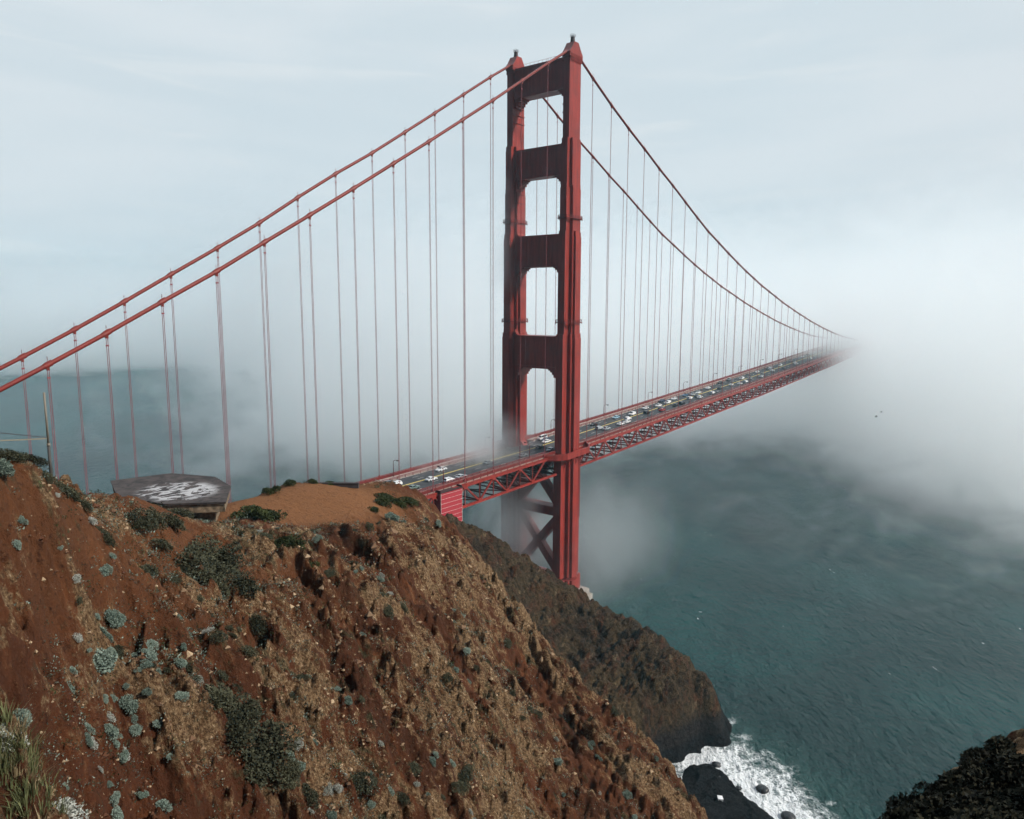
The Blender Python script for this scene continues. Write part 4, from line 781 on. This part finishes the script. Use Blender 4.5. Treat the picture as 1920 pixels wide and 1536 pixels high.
# ------------------------------------------------------------------ shore rocks, crate, gulls
def rock_mesh(seed, r):
    rnd = np.random.RandomState(seed); import bmesh as bm_
    b = bm_.new(); bm_.ops.create_icosphere(b, subdivisions=4, radius=r)
    for v in b.verts:
        c = np.array(v.co) / r; f = 1 + .5 * float(fbm(np.array([c[0] * 1.4 + seed]), np.array([c[1] * 1.4 + c[2] * 1.9]), 4, seed)[0]); v.co *= f; v.co.z *= .62
    me = bpy.data.meshes.new('shore_rock'); b.to_mesh(me); b.free(); return me
WET = simple('wet_rock', (0.012, 0.011, 0.012), .45, .5, .4, 1.2)
for i, (x, y, r, l) in enumerate(((-60.3,-107.0,1.2,'small dark rock in the white surf nearest the headland'), (-62.7,-121.0,1.6,'dark rock standing in the middle of the surf'), (-69.3,-130.0,1.7,'dark rock at the bottom of the surf near the beach end'), (-65.9,-109.9,1.1,'dark rock at the water line where the beach begins'), (-66.2,-115.8,.9,'low dark rock between two larger rocks in the surf'))):
    me = rock_mesh(40 + i, r); me.materials.append(WET); o = link('shore_rock', me, None, (x, y, .15)); o.rotation_euler = (0, 0, i * 1.3); tag(o, l, 'rock', 'rocks in the surf')
bz = float(RB(np.array([-76.7]), np.array([-115.0]))[0])
mb = MB(); mb.box(-.75, .75, -.6, .6, 0, .9); mb.box(-.8, .8, -.65, .65, .902, 1.05)
o = mb.build('white_crate', simple('white_plastic', (.75, .75, .75), .5)); o.location = (-76.7, -115.0, max(1.2, bz)); o.rotation_euler = (.08, .05, .6); tag(o, 'small white crate washed up on the dark beach', 'crate')
def gull(loc, rz, label, bank):
    mb = MB(); mb.tube([(-.3, 0, 0), (-.15, 0, .03), (.1, 0, .03), (.25, 0, .02), (.36, 0, 0)], [.02, .08, .09, .05, .01], 8)
    g = mb.build('gull', simple('gull_plumage', (.06, .06, .065), .8)); wb = []
    for s in (-1, 1):
        w = MB(); w.add([(.14, s * .05, .05), (-.1, s * .05, .05), (-.06, s * .42, .16), (.12, s * .40, .17), (-.12, s * .85, .06), (.0, s * .82, .08)] + [(.14, s * .05, .03), (-.1, s * .05, .035), (-.06, s * .42, .145), (.12, s * .40, .15), (-.12, s * .85, .05), (.0, s * .82, .065)],
              [(0, 1, 2, 3), (3, 2, 4, 5), (6, 9, 8, 7), (9, 11, 10, 8), (0, 3, 9, 6), (3, 5, 11, 9), (1, 7, 8, 2), (2, 8, 10, 4), (4, 10, 11, 5)]); w.build('wing', g.data.materials[0], g)
    t = MB(); t.add([(-.28, -.03, 0), (-.28, .03, 0), (-.48, .08, 0), (-.48, -.08, 0), (-.28, 0, .03)], [(0, 1, 2, 3), (0, 4, 1), (1, 4, 2), (2, 4, 3), (3, 4, 0)]); t.build('tail', g.data.materials[0], g)
    g.location = loc; g.rotation_euler = (bank, 0, rz); g.scale = (1.25,) * 3; tag(g, label, 'bird')

gull((8.25, -128.15, 94.7), 2.2, 'upper gull gliding above the misty water right of the bridge', .3)
gull((12.0, -126.0, 92.6), 1.7, 'lower gull gliding left of the other gull over the water', -.25)
# ================================================================== FOG AND HAZE
def volmat(name):
    m = bpy.data.materials.new(name); m.use_nodes = True; nt = m.node_tree
    for n in list(nt.nodes): nt.nodes.remove(n)
    v = nd(nt, 'ShaderNodeVolumePrincipled'); v.inputs['Color'].default_value = (0.9982, 0.9994, 1.0, 1); v.inputs['Anisotropy'].default_value = 0.8
    nt.links.new(v.outputs[0], nd(nt, 'ShaderNodeOutputMaterial').inputs['Volume'])
    return m, nt, v
def fog_bank():
    m, nt, v = volmat('fog_bank_air'); P = pos(nt)
    sx = nd(nt, 'ShaderNodeSeparateXYZ', Vector=P); x, y, z = sx.outputs[0], sx.outputs[1], sx.outputs[2]
    n1 = noise(nt, mapv(nt, P, (1, 1, 1.6)), 0.0085, 2, 0.5, 0.3)
    n2 = noise(nt, mapv(nt, P, (1, 1, 1.3)), 0.026, 4, 0.62, 0.5)
    nn = mth(nt, 'ADD', mth(nt, 'MULTIPLY', mth(nt, 'SUBTRACT', n1, 0.5), 230.0), mth(nt, 'MULTIPLY', mth(nt, 'SUBTRACT', n2, 0.5), 270.0))
    yy = mth(nt, 'MULTIPLY', mth(nt, 'SUBTRACT', y, 30.0), 1 / 120.0)
    g = mth(nt, 'EXPONENT', mth(nt, 'MULTIPLY', mth(nt, 'MULTIPLY', yy, yy), -1.0))
    base = mth(nt, 'ADD', sstep(nt, y, -40.0, 60.0, 215.0, 30.0), sstep(nt, y, 310.0, 640.0, 0.0, 480.0))
    edge = mth(nt, 'ADD', base, mth(nt, 'MULTIPLY', g, mth(nt, 'SUBTRACT', 400.0, base)))
    d = mth(nt, 'ADD', mth(nt, 'SUBTRACT', x, edge), nn)
    far = mth(nt, 'ADD', mth(nt, 'SUBTRACT', y, 1260.0), nn)
    e0 = sstep(nt, mth(nt, 'MAXIMUM', d, far), -110.0, 110.0); e = mth(nt, 'POWER', e0, 1.6)
    pv = sstep(nt, noise(nt, mapv(nt, P, (1, 1, 2.2)), 0.02, 5, 0.6, 0.8), 0.50, 0.72)
    veil = mth(nt, 'MULTIPLY', mth(nt, 'MULTIPLY', pv, sstep(nt, d, -330.0, -60.0)), mth(nt, 'MULTIPLY', mth(nt, 'MULTIPLY', sstep(nt, y, 300.0, 420.0, 1.0, 0.0), sstep(nt, x, 40.0, 130.0)), sstep(nt, z, 30.0, 80.0, 0.20, 0.0)))
    e = mth(nt, 'MAXIMUM', e, veil)
    top = sstep(nt, mth(nt, 'ADD', z, mth(nt, 'MULTIPLY', nn, 0.36)), 60.0, 240.0, 1.0, 0.0)
    e = mth(nt, 'MULTIPLY', e, sstep(nt, mth(nt, 'ADD', y, mth(nt, 'MULTIPLY', nn, 0.5)), -300.0, -200.0))
    e = mth(nt, 'MULTIPLY', e, sstep(nt, noise(nt, mapv(nt, P, (1, 1, 1.6)), 0.017, 5, 0.65, 0.9), 0.36, 0.66, 0.22, 1.5))
    nt.links.new(mth(nt, 'MULTIPLY', mth(nt, 'MULTIPLY', e, top), 0.040), v.inputs['Density'])
    mb = MB(); mb.box(-60, 1000, -330, 1900, 0.6, 250)
    o = mb.build('fog_bank', m); tag(o, kind='stuff')
    return o
fog_bank()
def wisp(loc, rad, dens, sc):
    m, nt, v = volmat('fog_wisp_air'); P = pos(nt); p = objc(nt)
    r = nd(nt, 'ShaderNodeVectorMath', {'operation': 'LENGTH'}, _0=p).outputs['Value']
    n = noise(nt, mapv(nt, P, (1, 1, .8)), sc, 3, .6, .4)
    a = sstep(nt, mth(nt, 'ADD', r, mth(nt, 'MULTIPLY', mth(nt, 'SUBTRACT', .5, n), 2.5)), -0.15, 0.95, 1.0, 0.0); a = mth(nt, 'MULTIPLY', a, sstep(nt, r, .1, 1.0, 1, 0))
    nt.links.new(mth(nt, 'MULTIPLY', a, dens), v.inputs['Density'])
    mb = MB(); mb.box(-1, 1, -1, 1, -1, 1); o = mb.build('fog_wisp', m); o.location = loc; o.scale = rad; tag(o, kind='stuff')
wisp((-30, 9, 70), (46, 26, 20), .16, .05)
wisp((-6, 6, 34), (36, 28, 44), .13, .04)
wisp((26, -12, 24), (74, 42, 62), .034, .03)
wisp((-6, 14, 152), (20, 14, 52), .06, .06)
hzm, nt, v = volmat('haze_air'); v.inputs['Density'].default_value = 0.00012; v.inputs['Color'].default_value = (0.42, 0.86, 1.0, 1); v.inputs['Anisotropy'].default_value = 0.3
mb = MB(); mb.box(-500, 3200, -1600, 3000, -1.0, 240); tag(mb.build('haze', hzm), kind='stuff')
